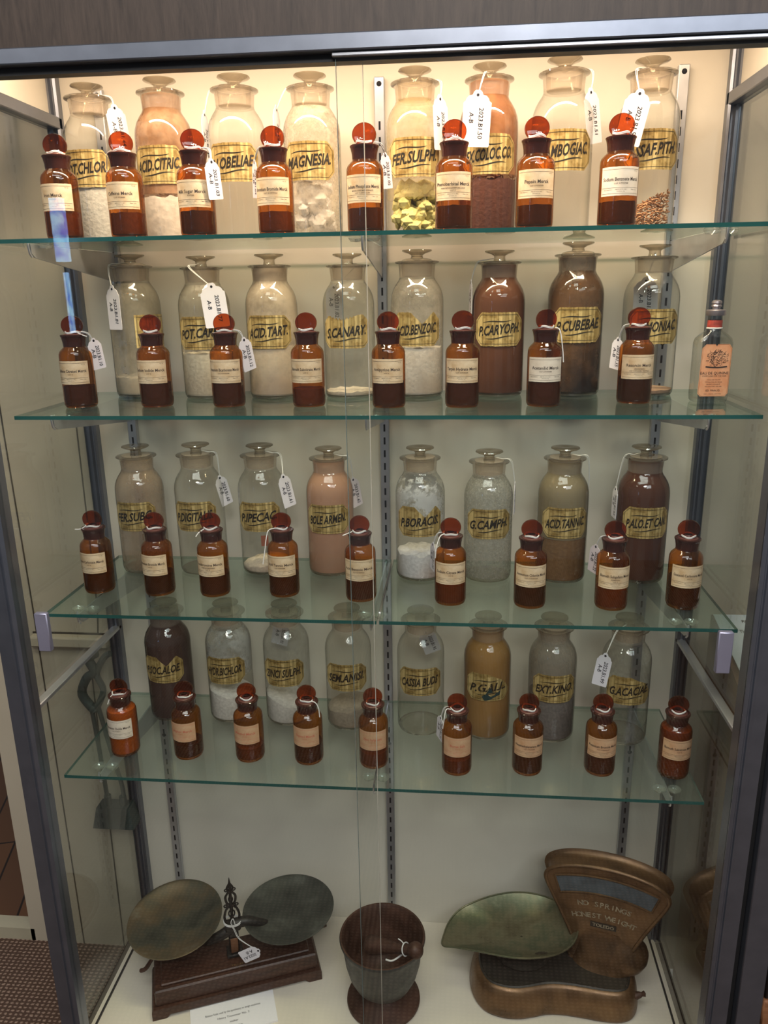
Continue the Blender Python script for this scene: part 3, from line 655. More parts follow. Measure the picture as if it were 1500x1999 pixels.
B = [
 (1, -.6045, 1.225, ['Iron Merck', 'POWDER'], 'leftmost amber bottle, half hidden label word before Merck', .040, DK1),
 (1, -.5020, 1.225, ['Caffeine Merck', 'U.S.P. X-FLAKES'], 'amber bottle labelled Caffeine', .036, DK1),
 (1, -.3925, 1.225, ['Milk Sugar Merck', 'POWDER'], 'amber bottle labelled Milk Sugar', .036, DK2),
 (1, -.2720, 1.225, ['Strontium Bromide Merck', 'U.S.P. IX-CRYSTALS'], 'amber bottle labelled Strontium Bromide', .032, DK1),
 (1, -.1370, 1.225, ['Sodium Phosphate Merck', 'MONO. SODIUM PHOSPHATE', 'U.S.P. X-GRANULAR'], 'amber bottle labelled Sodium Phosphate', .034, DK2),
 (1, -.0070, 1.225, ['Phenobarbital Merck', 'PHENYLETHYLBARBITURIC ACID', 'U.S.P. X'], 'amber bottle labelled Phenobarbital', .034, DK2),
 (1, .1100, 1.225, ['Pepsin Merck', 'U.S.P. X-POWDER'], 'amber bottle labelled Pepsin', .032, DK2),
 (1, .2275, 1.225, ['Sodium Benzoate Merck', 'U.S.P. X-POWDER'], 'amber bottle labelled Sodium Benzoate', .034, (.06, .03, .04)),
 (2, -.6366, 1.274, ['Caffeine Citrated Merck', 'U.S.P. X'], 'amber bottle labelled Caffeine Citrated', .036, DK2),
 (2, -.5046, 1.279, ['Sodium Iodide Merck', 'U.S.P. X'], 'amber bottle labelled Sodium Iodide, label edge stained', .040, DK2),
 (2, -.3801, 1.279, ['Potassium Bicarbonate Merck', 'U.S.P. X-POWDER'], 'amber bottle labelled Potassium Bicarbonate', .042, DK2),
 (2, -.2438, 1.277, ['Bismuth Subnitrate Merck', 'U.S.P. X'], 'amber bottle labelled Bismuth Subnitrate', .030, DK1),
 (2, -.1096, 1.264, ['Antipyrine Merck', 'U.S.P. X'], 'amber bottle labelled Antipyrine', .042, DK2),
 (2, .0086, 1.264, ['Terpin Hydrate Merck', 'U.S.P. X-POWDER'], 'amber bottle labelled Terpin Hydrate', .042, DK2),
 (2, .1388, 1.272, ['Acetanilid Merck', 'U.S.P. X-POWDER'], 'amber bottle labelled Acetanilid with purplish stopper', .042, DK2),
 (2, .2876, 1.305, ['Resorcin Merck', '(RESORCINOL)', 'U.S.P. X-POWDER, CRYSTALS'], 'amber bottle labelled Resorcin', .042, (.03, .02, .03)),
 (3, -.6495, 1.286, ['Calcium Carbonate Merck', 'U.S.P. X'], 'leftmost amber bottle labelled Carbonate', .036, DK2),
 (3, -.5329, 1.280, ['Ammonium Bromide Merck', 'U.S.P. X'], 'amber bottle labelled Ammonium Bromide', .040, (.03, .015, .02)),
 (3, -.4305, 1.281, ['Theobromine Merck', '(DIMETHYLXANTHINE)', 'U.S.P. X'], 'amber bottle labelled Theobromine', .040, DK2),
 (3, -.3046, 1.286, ['Acid Tannic Merck', 'U.S.P. X-POWDER'], 'amber bottle labelled Acid Tannic, long string at left', .040, DK2),
 (3, -.1644, 1.272, ['Acid Benzoic Merck', 'U.S.P. X-CRYSTALS'], 'amber bottle labelled Acid Benzoic, behind the door edges', .036, DK2),
 (3, -.0078, 1.264, ['Sodium Citrate Merck', 'U.S.P. X'], 'amber bottle labelled Sodium Citrate', .036, DK1),
 (3, .1275, 1.258, ['Ammonium Chloride Merck', 'U.S.P. X-GRANULAR'], 'amber bottle labelled Ammonium Chloride', .040, (.03, .02, .02)),
 (3, .2634, 1.257, ['Bismuth Subgallate Merck', '(DERMATOL)', 'U.S.P. X'], 'amber bottle labelled Bismuth Subgallate', .036, DK1),
 (3, .3838, 1.267, ['Guaiacol Carbonate Merck', 'U.S.P. X'], 'amber bottle labelled Guaiacol Carbonate, nicked label', .052, (.04, .02, .02)),
 (4, -.6237, 1.257, ['Magnesium Oxide Merck', 'U.S.P. X-HEAVY'], 'leftmost amber bottle, bright orange-brown with label ending Oxide', .092, RB),
 (4, -.4981, 1.255, ['Camphor Merck', 'U.S.P. X'], 'second amber bottle from the left with faded red lettering', .030, (.04, .02, .02)),
 (4, -.3796, 1.255, ['Menthol Merck', 'U.S.P. X'], 'third amber bottle from the left with faded red lettering', .028, DK1),
 (4, -.2676, 1.254, ['Thymol Merck', 'U.S.P. X'], 'fourth amber bottle from the left with faded red lettering', .038, (.05, .025, .025)),
 (4, -.1456, 1.251, ['Zinc Sulphate', 'U.S.P. X'], 'amber bottle with faded red label behind the door edges', .030, DK1),
 (4, .0065, 1.240, ['Borax Salt', 'U.S.P. X'], 'amber bottle with brown faded label before the ochre jar', .030, DK1),
 (4, .1332, 1.248, ['Hexamethylenamine Merck', 'U.S.P. X-POWDER'], 'amber bottle with flaky dark contents before the KINO jar', .040, (.05, .03, .02)),
 (4, .2626, 1.255, ['Potassium Bromide Merck', 'U.S.P. X-GRANULAR'], 'amber bottle labelled Potassium Bromide', .038, DK2),
 (4, .3917, 1.256, ['Bismuth Subnitrate Merck', 'U.S.P. X'], 'rightmost amber bottle, label Bismuth Subnitrate', .092, (.16, .065, .045)),
]
tails = {16: [(-.010, -.006, .1235), (-.018, -.012, .119), (-.028, -.013, .1185)], 18: [(-.008, -.008, .1235), (-.016, -.016, .118), (-.020, -.021, .112)],
 19: [(-.010, -.006, .1235), (-.020, -.012, .1215), (-.024, -.016, .108), (-.027, -.020, .085), (-.031, -.022, .062)], 20: [(-.012, -.006, .1235), (-.020, -.010, .121), (-.028, -.012, .118)],
 8: [(.010, -.006, .1235), (.018, -.008, .120), (.026, -.006, .117)], 25: [(-.008, -.008, .1235), (-.012, -.014, .118), (-.015, -.019, .108)], 26: [(.008, -.008, .1235), (.016, -.010, .127), (.022, -.010, .132)],
 28: [(.008, -.008, .1235), (.018, -.010, .123), (.024, -.010, .112), (.026, -.012, .095)], 30: [(-.012, -.006, .1235), (-.020, -.010, .125), (-.024, -.014, .105), (-.026, -.014, .090)],
 21: [(-.012, -.006, .1235), (-.018, -.014, .122), (-.024, -.018, .105), (-.026, -.018, .085)], 14: [(.014, -.004, .1225), (.021, -.010, .118), (.026, -.012, .090), (.028, -.012, .070)]}
drot = [0.1, .35, .3, 0, 0, .05, 0, -.25, .25, .15, .1, 0, .15, 0, .5, 0, -.1, 0, .25, 0, 0, -.1, 0, 0, 0, -.2, .2, 0, 0, 0, 0, 0, 0, 0]
for i, (row, x, y, lines, desc, fh, fc) in enumerate(B):
    amber(row, x, y, lines, desc, fh, fc, rz=radians(random.uniform(-3, 3)) + (radians(-6) if row >= 3 and x < -.4 else 0), drz=drot[i], tail=tails.get(i), red=(26 <= i <= 30), paper=(M_paper3 if i in (7, 14, 25) else (M_paper2 if i in (31, 32, 33) else None)))

# ---------------------------------------------------------------- toilet-water bottle with orange label
pb = thing('toilet_water_bottle', 'small clear flat bottle with orange label reading EAU DE QUININE', 'bottle', (.4085, 1.3164, SZ[2]+.0002), radians(4))
def rr(hx, hy, r, z, n=6):
    out = []
    for cx_, cy_, a0 in ((hx-r, hy-r, 0), (-hx+r, hy-r, pi/2), (-hx+r, -hy+r, pi), (hx-r, -hy+r, 3*pi/2)):
        for k in range(n+1): a = a0+pi/2*k/n; out.append((cx_+r*cos(a), cy_+r*sin(a), z))
    return out
mb = MB(); rings = [rr(.0255, .0150, .007, .0006), rr(.0275, .0165, .008, .004), rr(.0280, .0170, .008, .012), rr(.0280, .0170, .008, .094), rr(.0265, .0165, .010, .1010), rr(.0200, .0140, .010, .1075), rr(.0128, .0115, .0105, .1125), rr(.0112, .0112, .0108, .1160), rr(.0110, .0110, .0106, .1360)]
mb.loft(rings, cap=False); mb.add(rr(.0255, .0150, .007, .0060), [tuple(range(28))]); mb.build('body', thin_glass('bottle_clear_glass', (.92, .93, .90), (.42, .42, .38), .07), pb)
mb = MB(); mb.lathe([(.0002, .1360), (.0140, .1360), (.0148, .1375), (.0148, .1440), (.0138, .1450), (.0060, .1455), (.0058, .1490), (.0078, .1500), (.0072, .1525), (.0062, .1535), (.0080, .1550), (.0075, .1580), (.0030, .1600), (.0002, .1600)], 24); mb.build('cap', simple('tin_cap', (.42, .37, .40), .35, .8), pb)
mb = MB(); mb.lathe([(.0114, .1180), (.0113, .1290)], 24); mb.build('neck_label', simple('red_neck_label', (.42, .06, .04), .6, var=.4, scale=120), pb)
mb = MB(); mb.lathe([(.0118, .1155), (.0124, .1165), (.0118, .1178)], 24); mb.build('neck_ring', simple('white_ring', (.8, .78, .76), .5), pb)
fl = lambda x, z: (x, -.0175, z); mb = MB()
pts = [(-.0195, .010), (.0195, .010), (.0240, .015), (.0245, .086), (.0200, .0925), (.002, .0925), (0, .0895), (-.002, .0925), (-.0165, .0925), (-.0225, .086), (-.0240, .015)]
mb.add([fl(*p) for p in pts], [tuple(range(len(pts)))]); lab = mb.build('label', M_orange, pb, smooth=False)
mb = MB(); fl2 = lambda x, z: (x, -.0178, z)
put_text(mb, 'EAU DE QUININE', .0058, .044, fl2, 0, .0470, 0, .01); put_text(mb, 'COMPOUND FOR THE HAIR', .0030, .040, fl2, 0, .0425)
for k, tl in enumerate(('TONIC FOR THE HAIR', 'WITHOUT OIL OR GREASE', 'PREVENTS DANDRUFF', 'AND BEAUTIFIES THE HAIR')): put_text(mb, tl, .0022, .036, fl2, 0, .0365-.0035*k)
put_text(mb, 'ED. PINAUD', .0042, .028, fl2, 0, .0195, 0, .01); put_text(mb, 'PARIS - LONDON - NEW YORK', .0020, .034, fl2, 0, .0140)
ribbon(mb, [(p[0]*.95, p[1]*.985+.0008) for p in pts+[pts[0]]], .0003, fl2)
mb.build('lettering', M_greyink, lab, smooth=False)
mb = MB(); rnd = random.Random(4)
for _ in range(110):
    a = rnd.uniform(0, 2*pi); q = sqrt(rnd.random()); x_, z_ = .0165*q*cos(a)+.002, .0705+.0125*q*sin(a)
    pp = [(x_, z_), (x_+rnd.uniform(-.003, .003), z_+rnd.uniform(-.002, .003)), (x_+rnd.uniform(-.004, .004), z_+rnd.uniform(-.003, .003))]; ribbon(mb, pp, .0005, fl2)
ribbon(mb, [(-.015+.034*i/10, .0575-.0015*sin(pi*i/10)) for i in range(11)], .0022, fl2)
mb.build('engraved_crest', M_greyink, lab, smooth=False)

# ---------------------------------------------------------------- paper tags on strings
def tagcard_mesh(wd, ht, text, text2, flip=False):
    mb = MB(); h = ht; a = wd/2
    pts = [(-a*.16, 0), (a*.16, 0), (a*.30, -h*.035), (a*.36, -h*.08), (a*.62, -h*.10), (a*.80, -h*.15), (a*.84, -h*.19), (a, -h*.22), (a, -h*.97), (a*.93, -h), (-a*.93, -h), (-a, -h*.97), (-a, -h*.22), (-a*.84, -h*.19), (-a*.80, -h*.15), (-a*.62, -h*.10), (-a*.36, -h*.08), (-a*.30, -h*.035)]
    n = len(pts); t = .0004
    mb.add([(x, -t, z) for x, z in pts]+[(x, t, z) for x, z in pts], [tuple(range(n-1, -1, -1)), tuple(range(n, 2*n))]+[(k, (k+1) % n, n+(k+1) % n, n+k) for k in range(n)])
    tx = MB(); hole = [(.0022*cos(2*pi*k/12), -t-.0002, -h*.085+.0022*sin(2*pi*k/12)) for k in range(12)]; tx.add(hole, [tuple(range(12))])
    for y in (-t-.0002, t+.0002):
        sg = 1 if y < 0 else -1
        m1 = lambda x, z, y=y, sg=sg: (sg*(z+wd*.14), y, -h*.58-x)
        m2 = lambda x, z, y=y, sg=sg: (sg*(z-wd*.20), y, -h*.48-x)
        put_text(tx, text, .0098, ht*.66, m1, 0, 0, .1, .012); put_text(tx, text2, .0098, ht*.4, m2, 0, 0, .1, .012)
    return mb, tx
def inv_tag(name_lbl, pos, rz, roll, text, wd=.038, ht=.074, string=None, pink=False, tiltx=0):
    """pos = centre of the card in the world; string = world points from the hole up to the knot"""
    T = Matrix.Rotation(rz, 4, 'Z') @ Matrix.Rotation(roll, 4, 'Y') @ Matrix.Rotation(tiltx, 4, 'X')
    top = Vector(pos) + (T @ Vector((0, 0, ht/2)))
    t_ = thing('inventory_tag', name_lbl, 'tag', tuple(top), 0, 'paper inventory tags on strings')
    mb, tx = tagcard_mesh(wd, ht, text, 'A-B')
    c = mb.build('card', M_pinkcard if pink else M_card, t_, smooth=False); c.rotation_euler = T.to_euler()
    l_ = tx.build('handwriting', M_ink, c, smooth=False)
    if string:
        hole = T @ Vector((0, 0, -ht*.085)); pts = [tuple(hole)]+[tuple(Vector(p)-top) for p in string]
        mb = MB(); mb.tube(smoothcurve(pts, 6), .0006, 6); pts2 = [(p[0]+.0022, p[1], p[2]+.0005) for p in pts]; pts2[0] = pts[0]; mb.tube(smoothcurve(pts2, 6), .0005, 6)
        mb.build('string', M_string, t_)
    return t_
def from_jar(jx, jy, row, side, top, s=1.0, yoff=0):
    """string from the stopper stem over the lip"""
    z = SZ[row]+.0; h = .236*s; r = JR*.83*s
    sx = {'l': -1, 'r': 1, 'f': -.25, 'fl': -.75, 'b': .2}[side]; sy = {'l': -.1, 'r': -.1, 'f': -1, 'fl': -.66, 'b': 1}[side]
    return [(jx+sx*(r+.0015), jy+sy*(r+.0015), z+.229*s), (jx+sx*r*.6, jy+sy*r*.6, z+.2335*s), (jx+sx*.011, jy+sy*.011, z+h)]
tg = [
 ('white paper tag behind the POT.CHLOR jar on the top shelf', (-.561, 1.365, 1.815), 60, -8, '2023.B1.44', .038, .070, ('j', -.617, 1.385, 1, 'r', 1.012), False),
 ('thin edge-on tag at the left of the P.LOBE jar, top shelf', (-.4155, 1.37, 1.795), 86, 0, '2023.B1.46', .030, .085, ('j', -.3675, 1.385, 1, 'l', 1.03), False),
 ('edge-on tag between the P.LOBE and MAGNESIA jars', (-.2975, 1.375, 1.800), 84, 4, '2023.B1.47', .034, .085, ('j', -.2415, 1.385, 1, 'l', 1.02), False),
 ('half-turned tag at the right of the FER.SUL jar', (-.029, 1.352, 1.803), 52, -4, '2023.B1.54', .036, .080, ('j', -.0715, 1.385, 1, 'r', 1.025), False),
 ('large white tag facing front on the COLOC.CO jar, reading 2023.B1.50', (.0265, 1.328, 1.802), 0, 3, '2023.B1.50', .043, .080, ('j', .047, 1.385, 1, 'f', 1.03), False),
 ('half-turned tag at the right of the AMBOGIAC jar', (.2085, 1.370, 1.808), 40, -12, '2023.B1.51', .034, .080, ('j', .164, 1.385, 1, 'r', 1.05), False),
 ('white tag at the left of the ASSAF.PITH jar behind an orange stopper', (.2620, 1.322, 1.795), -12, 12, '2023.B1.52', .038, .078, ('j', .2985, 1.385, 1, 'fl', 1.025), False),
 ('white tag hanging at the left of the first jar, second shelf down', (-.606, 1.375, 1.528), -25, 0, '2023.B1.81', .032, .076, ('j', -.589, 1.425, 2, 'fl', 1.01), False),
 ('white tag facing front on the POT.CARB jar', (-.4140, 1.345, 1.530), 0, -6, '2023.B1.77', .043, .074, ('j', -.4500, 1.400, 2, 'f', .985), False),
 ('pale tag seen through the S.CANARY jar', (-.224, 1.455, 1.53), 10, 0, '2023.B1.82', .030, .064, ('j', -.1905, 1.400, 2, 'b', .982), False),
 ('pale tag seen through the ONIAC jar', (.331, 1.463, 1.528), 0, -2, '2023.B1.84', .042, .074, ('j', .3290, 1.410, 2, 'b', 1.0), False),
 ('tag at the right of the Caffeine Citrated bottle', (-.606, 1.286, 1.455), 60, -8, '2023.B1.10', .026, .052, ('b', -.6366, 1.274, 2, 'r'), False),
 ('tag at the right of the Potassium Bicarbonate bottle', (-.348, 1.290, 1.452), 58, -12, '2023.B1.12', .028, .056, ('b', -.3801, 1.279, 2, 'r'), False),
 ('tag behind the left shoulder of the Resorcin bottle', (.2600, 1.325, 1.445), -60, 6, '2023.B1.15', .026, .052, ('b', .2876, 1.305, 2, 'l'), False),
 ('pinkish tag left of the Caffeine bottle, top shelf', (-.541, 1.255, 1.712), -66, 6, '2023.B1.02', .026, .050, ('b', -.5020, 1.225, 1, 'l'), True),
 ('tag at the right of the Milk Sugar bottle', (-.3615, 1.215, 1.712), 62, -6, '2023.B1.03', .030, .056, ('b', -.3925, 1.225, 1, 'r'), False),
 ('pinkish tag left of the Strontium Bromide bottle', (-.3065, 1.245, 1.715), -62, 6, '2023.B1.04', .028, .054, ('b', -.2720, 1.225, 1, 'l'), True),
 ('pinkish tag behind the right shoulder of the Sodium Phosphate bottle', (-.1080, 1.255, 1.722), 60, -8, '2023.B1.05', .026, .050, ('b', -.1370, 1.225, 1, 'r'), True),
 ('grey-looking tag at the left of the red-brown CARYOPH jar', (.0225, 1.415, 1.535), -82, 2, '2023.B1.83', .030, .060, ('j', .0710, 1.412, 2, 'l', .985), False),
 ('tilted tag at the right of the DIGITA jar', (-.4445, 1.415, 1.186), 50, -14, '2023.B1.60', .026, .062, ('j', -.4910, 1.410, 3, 'r', 1.0), False),
 ('tilted tag at the right of the IPEC jar', (-.3160, 1.392, 1.192), 42, -12, '2023.B1.61', .026, .066, ('j', -.3690, 1.415, 3, 'r', .99), False),
 ('pinkish tag at the right of the BOLE ARMEN jar', (-.1905, 1.425, 1.182), 50, -12, '2023.B1.62', .026, .060, ('j', -.2375, 1.412, 3, 'r', .97), True),
 ('edge-on tag at the right of the G.CAMPH jar', (.108, 1.398, 1.180), 82, -3, '2023.B1.63', .026, .060, ('j', .0600, 1.394, 3, 'r', .965), False),
 ('edge-on tag at the right of the TANNIC jar', (.2430, 1.41, 1.165), 80, -3, '2023.B1.64', .026, .062, ('j', .1955, 1.397, 3, 'r', .99), True),
 ('edge-on tag at the left of the ALO ET CAN jar', (.2905, 1.41, 1.170), -82, 3, '2023.B1.65', .026, .060, ('j', .3385, 1.402, 3, 'l', .995), False),
 ('tag behind the left side of the Sodium Citrate bottle', (-.0385, 1.277, 1.106), -70, 5, '2023.B1.20', .026, .052, ('b', -.0078, 1.264, 3, 'l'), False),
 ('pinkish tag behind the left side of the Bismuth Subgallate bottle', (.2350, 1.272, 1.108), -60, 6, '2023.B1.22', .026, .052, ('b', .2634, 1.257, 3, 'l'), True),
 ('white tag hanging at the left of the G.ACAC jar', (.2725, 1.330, .872), -18, 8, '2023.B1.99', .027, .068, ('j', .3255, 1.376, 4, 'fl', .99), False),
 ('pale tag seen through the CASSIA BUDS jar', (-.050, 1.442, .866), 8, -20, '2023.B1.95', .034, .050, ('j', -.0650, 1.385, 4, 'b', 1.0), False),
 ('pale tag seen through the ZINCI SULPH jar', (-.360, 1.462, .866), -6, 12, '2023.B1.93', .036, .050, ('j', -.3360, 1.404, 4, 'b', 1.0), False),
 ('tag behind the left side of the bottle before the ochre jar', (-.0240, 1.250, .788), -64, 6, '2023.B1.31', .026, .050, ('b', .0065, 1.240, 4, 'l'), False),
]
for lbl, pos, rz, roll, txt, wd, ht, src, pink in tg:
    if src[0] == 'j':
        _, jx, jy, row, side, s_ = src; st = from_jar(jx, jy, row, side, None, s_)
    else:
        _, bx, by, row, side = src; sg = 1 if side == 'r' else -1; z = SZ[row]
        st = [(bx+sg*.0235, by+.002, z+.1215), (bx+sg*.012, by, z+.1250)]
    inv_tag(lbl, pos, radians(rz), radians(roll), txt, wd, ht, st, pink)

# ---------------------------------------------------------------- deck: two-pan balance
ang = radians(21.2); bal = thing('balance_scale', 'antique two-pan balance scale on a dark wooden base', 'scale', (-.4625, 1.312, DK+.0002), ang)
def L(p):   # world -> balance local
    d = Vector(p)-Vector((-.4625, 1.312, DK+.0002)); c_, s_ = cos(-ang), sin(-ang); return (d.x*c_-d.y*s_, d.x*s_+d.y*c_, d.z)
mb = MB(); hl = .1765; hd = .056
prof = [(-hl, 0), (-hl+.028, 0), (-hl+.036, .008), (hl-.036, .008), (hl-.028, 0), (hl, 0), (hl, .020), (hl-.003, .026), (-hl+.003, .026), (-hl, .020)]
n = len(prof); mb.add([(x, -hd, z) for x, z in prof]+[(x, hd, z) for x, z in prof], [tuple(range(n)), tuple(range(2*n-1, n-1, -1))]+[(k, n+k, n+(k+1) % n, (k+1) % n) for k in range(n)])
mb.box(-hl+.008, hl-.008, -hd+.007, hd-.007, .026, .064, bev=.003); mb.box(-hl+.022, hl-.022, -hd+.016, hd-.016, .064, .070, bev=.002)
mb.build('base', M_basewood, bal, angle=25)
mb = MB(); put_text(mb, 'TROEMNER', .0095, .045, lambda x, z: (x+.012, -.034+z*.6, .0705), 0, 0, 0, .01); put_text(mb, 'PHILA', .006, .02, lambda x, z: (x+.012, -.043+z*.6, .0705), 0, 0); mb.build('gold_lettering', simple('dull_gold_leaf', (.20, .13, .05), .5, .4, .5, .5, 200), bal, smooth=False)
pl, pr = L((-.592, 1.322, .258)), L((-.353, 1.363, .262))
mb = MB(); mb.box(-.017, .017, -.016, .016, .070, .078, bev=.002); mb.box(-.0105, .0105, -.010, .010, .078, .135, bev=.003); mb.box(-.016, .016, -.0125, .0125, .133, .150, bev=.003)
mb.build('centre_post', M_iron, bal)
mb = MB(); mb.box(-.008, .008, -.0135, -.0105, .082, .118, bev=.001); mb.build('brass_plate', simple('brown_brass', (.18, .09, .05), .4, .7), bal)
mb = MB()
for sgn, e in ((-1, pl), (1, pr)):
    hz = (.136, .122, .104, .100, .114) if sgn < 0 else (.144, .146, .132, .116, .118)
    pts = smoothcurve([(0, 0, hz[0]), (sgn*.03, -.002, hz[1]), (sgn*.058, e[1]*.3-.004, hz[2]), (sgn*.085, e[1]*.7, hz[3]), (e[0], e[1], hz[4])], 6)
    mb.tube(pts, .008, 10, radii=[.0115-.004*i/len(pts) for i in range(len(pts))])
    mb.tube([(e[0], e[1], .078), (e[0], e[1], .095), (e[0], e[1], .121)], .006, 12, radii=[.012, .007, .010])
    mb.box(e[0]-.018, e[0]+.018, e[1]-.014, e[1]+.014, .069, .079, bev=.002)
mb.build('beam', M_iron, bal)
mb = MB(); zf = .150   # pierced cast finial
def ring(cx_, cz, rx, rz_, r_):
    mb.tube([(cx_+rx*cos(2*pi*k/16), 0, cz+rz_*sin(2*pi*k/16)) for k in range(17)], r_, 6)
for sx in (-1, 1):
    mb.tube(smoothcurve([(sx*.013, 0, zf), (sx*.0155, 0, zf+.016), (sx*.011, 0, zf+.033), (sx*.004, 0, zf+.042), (sx*.009, 0, zf+.052), (sx*.010, 0, zf+.066), (sx*.003, 0, zf+.078), (sx*.006, 0, zf+.086), (0, 0, zf+.098)], 5), .0026, 6)
ring(0, zf+.022, .006, .009, .0016); ring(0, zf+.058, .004, .007, .0014); ring(-.0115, zf+.043, .003, .003, .0016); ring(.0115, zf+.043, .003, .003, .0016); ring(-.008, zf+.082, .003, .003, .0015); ring(.008, zf+.082, .003, .003, .0015)
mb.tube([(0, 0, zf-.004), (0, 0, zf+.02), (0, 0, zf+.04), (0, 0, zf+.10), (0, 0, zf+.112)], .002, 6, radii=[.006, .0028, .004, .0024, .0006])
mb.build('finial', M_iron, bal)
def pan(mat, p, tilt, nm, R=.0985):
    T = Matrix.Translation(p) @ Matrix.Rotation(-ang, 4, 'Z') @ Matrix.Rotation(radians(tilt[0]), 4, 'X') @ Matrix.Rotation(radians(tilt[1]), 4, 'Y')
    mb = MB(); mb.lathe([(.0003, -.0135), (R*.55, -.0125), (R*.74, -.0095), (R*.86, -.0035), (R*.96, .0005), (R, .0018), (R*1.003, .0032), (R*.99, .0036), (R*.95, .0022), (R*.855, -.0018), (R*.73, -.0078), (R*.54, -.0108), (.0003, -.0118)], 56, T)
    mb.build('pan', mat, bal)
pan(M_pan, Vector(pl), (7, -1), 'left', .100); pan(M_pan2, Vector(pr), (1, -2), 'right')
mb = MB(); mb.tube(smoothcurve([L((-.600, 1.29, .236)), L((-.615, 1.268, .222)), L((-.628, 1.262, .204)), L((-.640, 1.258, .186)), L((-.652, 1.256, .182))], 4), .004, 8, radii=[.004]*10+[.0045]*6+[.003]); mb.build('hook', M_rust, bal)
mb = MB(); mb.tube(smoothcurve([L((-.31, 1.37, .225)), L((-.287, 1.380, .205)), L((-.276, 1.382, .207))], 4), .0045, 8); mb.build('hook', M_rust, bal)
tpos = Vector((-.412, 1.262, .238))
t_ = inv_tag('small white tag hanging on the post of the two-pan balance', tuple(tpos), radians(4), radians(62), '2023.A1', .030, .044, [(-.440, 1.283, .252), (-.452, 1.287, .272), (-.458, 1.292, .276)])
mb = MB()
for dz in (0, .003): mb.tube([(-.4625+.0185*cos(a), 1.312+.015*sin(a), DK+.151+dz) for a in [2*pi*k/20 for k in range(21)]], .0011, 6)
mb.tube(smoothcurve([(-.455, 1.296, DK+.152), (-.459, 1.292, DK+.166), (-.454, 1.293, DK+.176), (-.450, 1.293, DK+.158)], 5), .0010, 6)
k_ = mb.build('string_knot', M_string, t_); k_.location = -Vector(t_.location)

# ---------------------------------------------------------------- mortar and pestle
mo = thing('mortar', 'footed grey cast-iron mortar with brown inside, centre of the deck', 'mortar', (-.1405, 1.285, DK+.0002))
mb = MB(); mb.lathe([(.0003, .0), (.073, .0), (.0765, .004), (.076, .009), (.068, .013), (.045, .018), (.034, .026), (.034, .034)], 56); mb.build('foot', M_rust, mo)
mb = MB(); mb.lathe([(.034, .034), (.046, .040), (.060, .054), (.070, .076), (.077, .105), (.081, .140), (.0835, .152), (.0865, .158), (.0880, .163), (.0870, .166)], 56)
mb.cur = 1; mb.lathe([(.0870, .166), (.0835, .1655), (.0790, .158), (.0755, .135), (.068, .095), (.052, .060), (.028, .046), (.0003, .043)], 56); mb.build('bowl', [M_bowl, M_rust], mo)
pe = thing('pestle', 'brown iron pestle lying across the mortar with a string around it', 'pestle', (-.1405, 1.285, DK+.0002))
a_, b_ = Vector((-.036, .012, .128)), Vector((.083, -.047, .178)); N_ = 30; pts = []; rd = []
for i in range(N_+1):
    u = i/N_; pts.append(a_.lerp(b_, u)); 
    rd.append(.0005+.019*sqrt(max(0, 1-((u-.13)/.13)**2)) if u < .13 else (.019-.009*min(1, (u-.13)/.45) if u < .80 else max(.0005, .0165*sqrt(max(0, 1-((u-.89)/.115)**2)))))
rd[0] = .0005; rd[-1] = .0008
for i in range(N_+1):
    if .74 < i/N_ < .84: rd[i] = max(rd[i], .0105)
mb = MB(); mb.tube(pts, .01, 20, radii=rd); mb.build('rod', M_rust, pe)
d_ = (b_-a_).normalized(); u1 = d_.cross(Vector((0, 0, 1))).normalized(); u2 = u1.cross(d_); c_ = a_.lerp(b_, .72)
mb = MB(); mb.tube([c_+u1*.0122*cos(t)+u2*.0122*sin(t) for t in [2*pi*k/20 for k in range(21)]], .0013, 6)
mb.tube(smoothcurve([c_-u2*.013, c_-u2*.016-d_*.012-u1*.010, c_-d_*.030+Vector((0, -.016, -.016)), c_-d_*.048+Vector((0, -.020, -.012))], 5), .0018, 6); mb.tube(smoothcurve([c_+u2*.012, c_+u2*.018-d_*.004, c_+u2*.022-d_*.010], 4), .0011, 6)
mb.build('string_tie', M_string, pe)

# ---------------------------------------------------------------- counter scale with fan-shaped head
SX, SY = .212, 1.335
cs = thing('counter_scale', 'copper-brown counter scale with fan-shaped head and brass scoop', 'scale', (SX, SY, DK+.0002))
def ll(x, y): return (x-SX, y-SY)
out = [(.041, 1.350), (.047, 1.305), (.068, 1.272), (.100, 1.258), (.135, 1.256), (.165, 1.262), (.198, 1.271), (.232, 1.272), (.270, 1.268), (.310, 1.263), (.345, 1.264), (.370, 1.278), (.384, 1.310), (.388, 1.345), (.380, 1.385), (.350, 1.410), (.300, 1.416), (.250, 1.412), (.205, 1.408), (.165, 1.428), (.120, 1.435), (.078, 1.422), (.050, 1.392)]
base = [Vector((*ll(x, y), 0)) for x, y in out]; bs = smoothcurve(base, 6, True)
def offs(poly, d):
    n = len(poly); res = []
    for i in range(n):
        t1 = poly[(i+1) % n]-poly[i-1]; t1.normalize(); nrm = Vector((t1.y, -t1.x, 0)); res.append(poly[i]-nrm*d)
    return res
def at(poly, z): return [(p.x, p.y, z) for p in poly]
mb = MB(); mb.loft([at(offs(bs, .006), 0), at(offs(bs, .001), .002), at(offs(bs, -.001), .008), at(offs(bs, .002), .030), at(offs(bs, .006), .048), at(offs(bs, .011), .058), at(offs(bs, .016), .0625), at(offs(bs, .019), .0635)]); mb.build('base', M_copper, cs, angle=50)
mb = MB(); mb.loft([at(offs(bs, .0175), .0636), at(offs(bs, .0200), .0665), at(offs(bs, .0225), .0660), at(offs(bs, .024), .0640)]); mb.build('platform', M_dark, cs, angle=50)
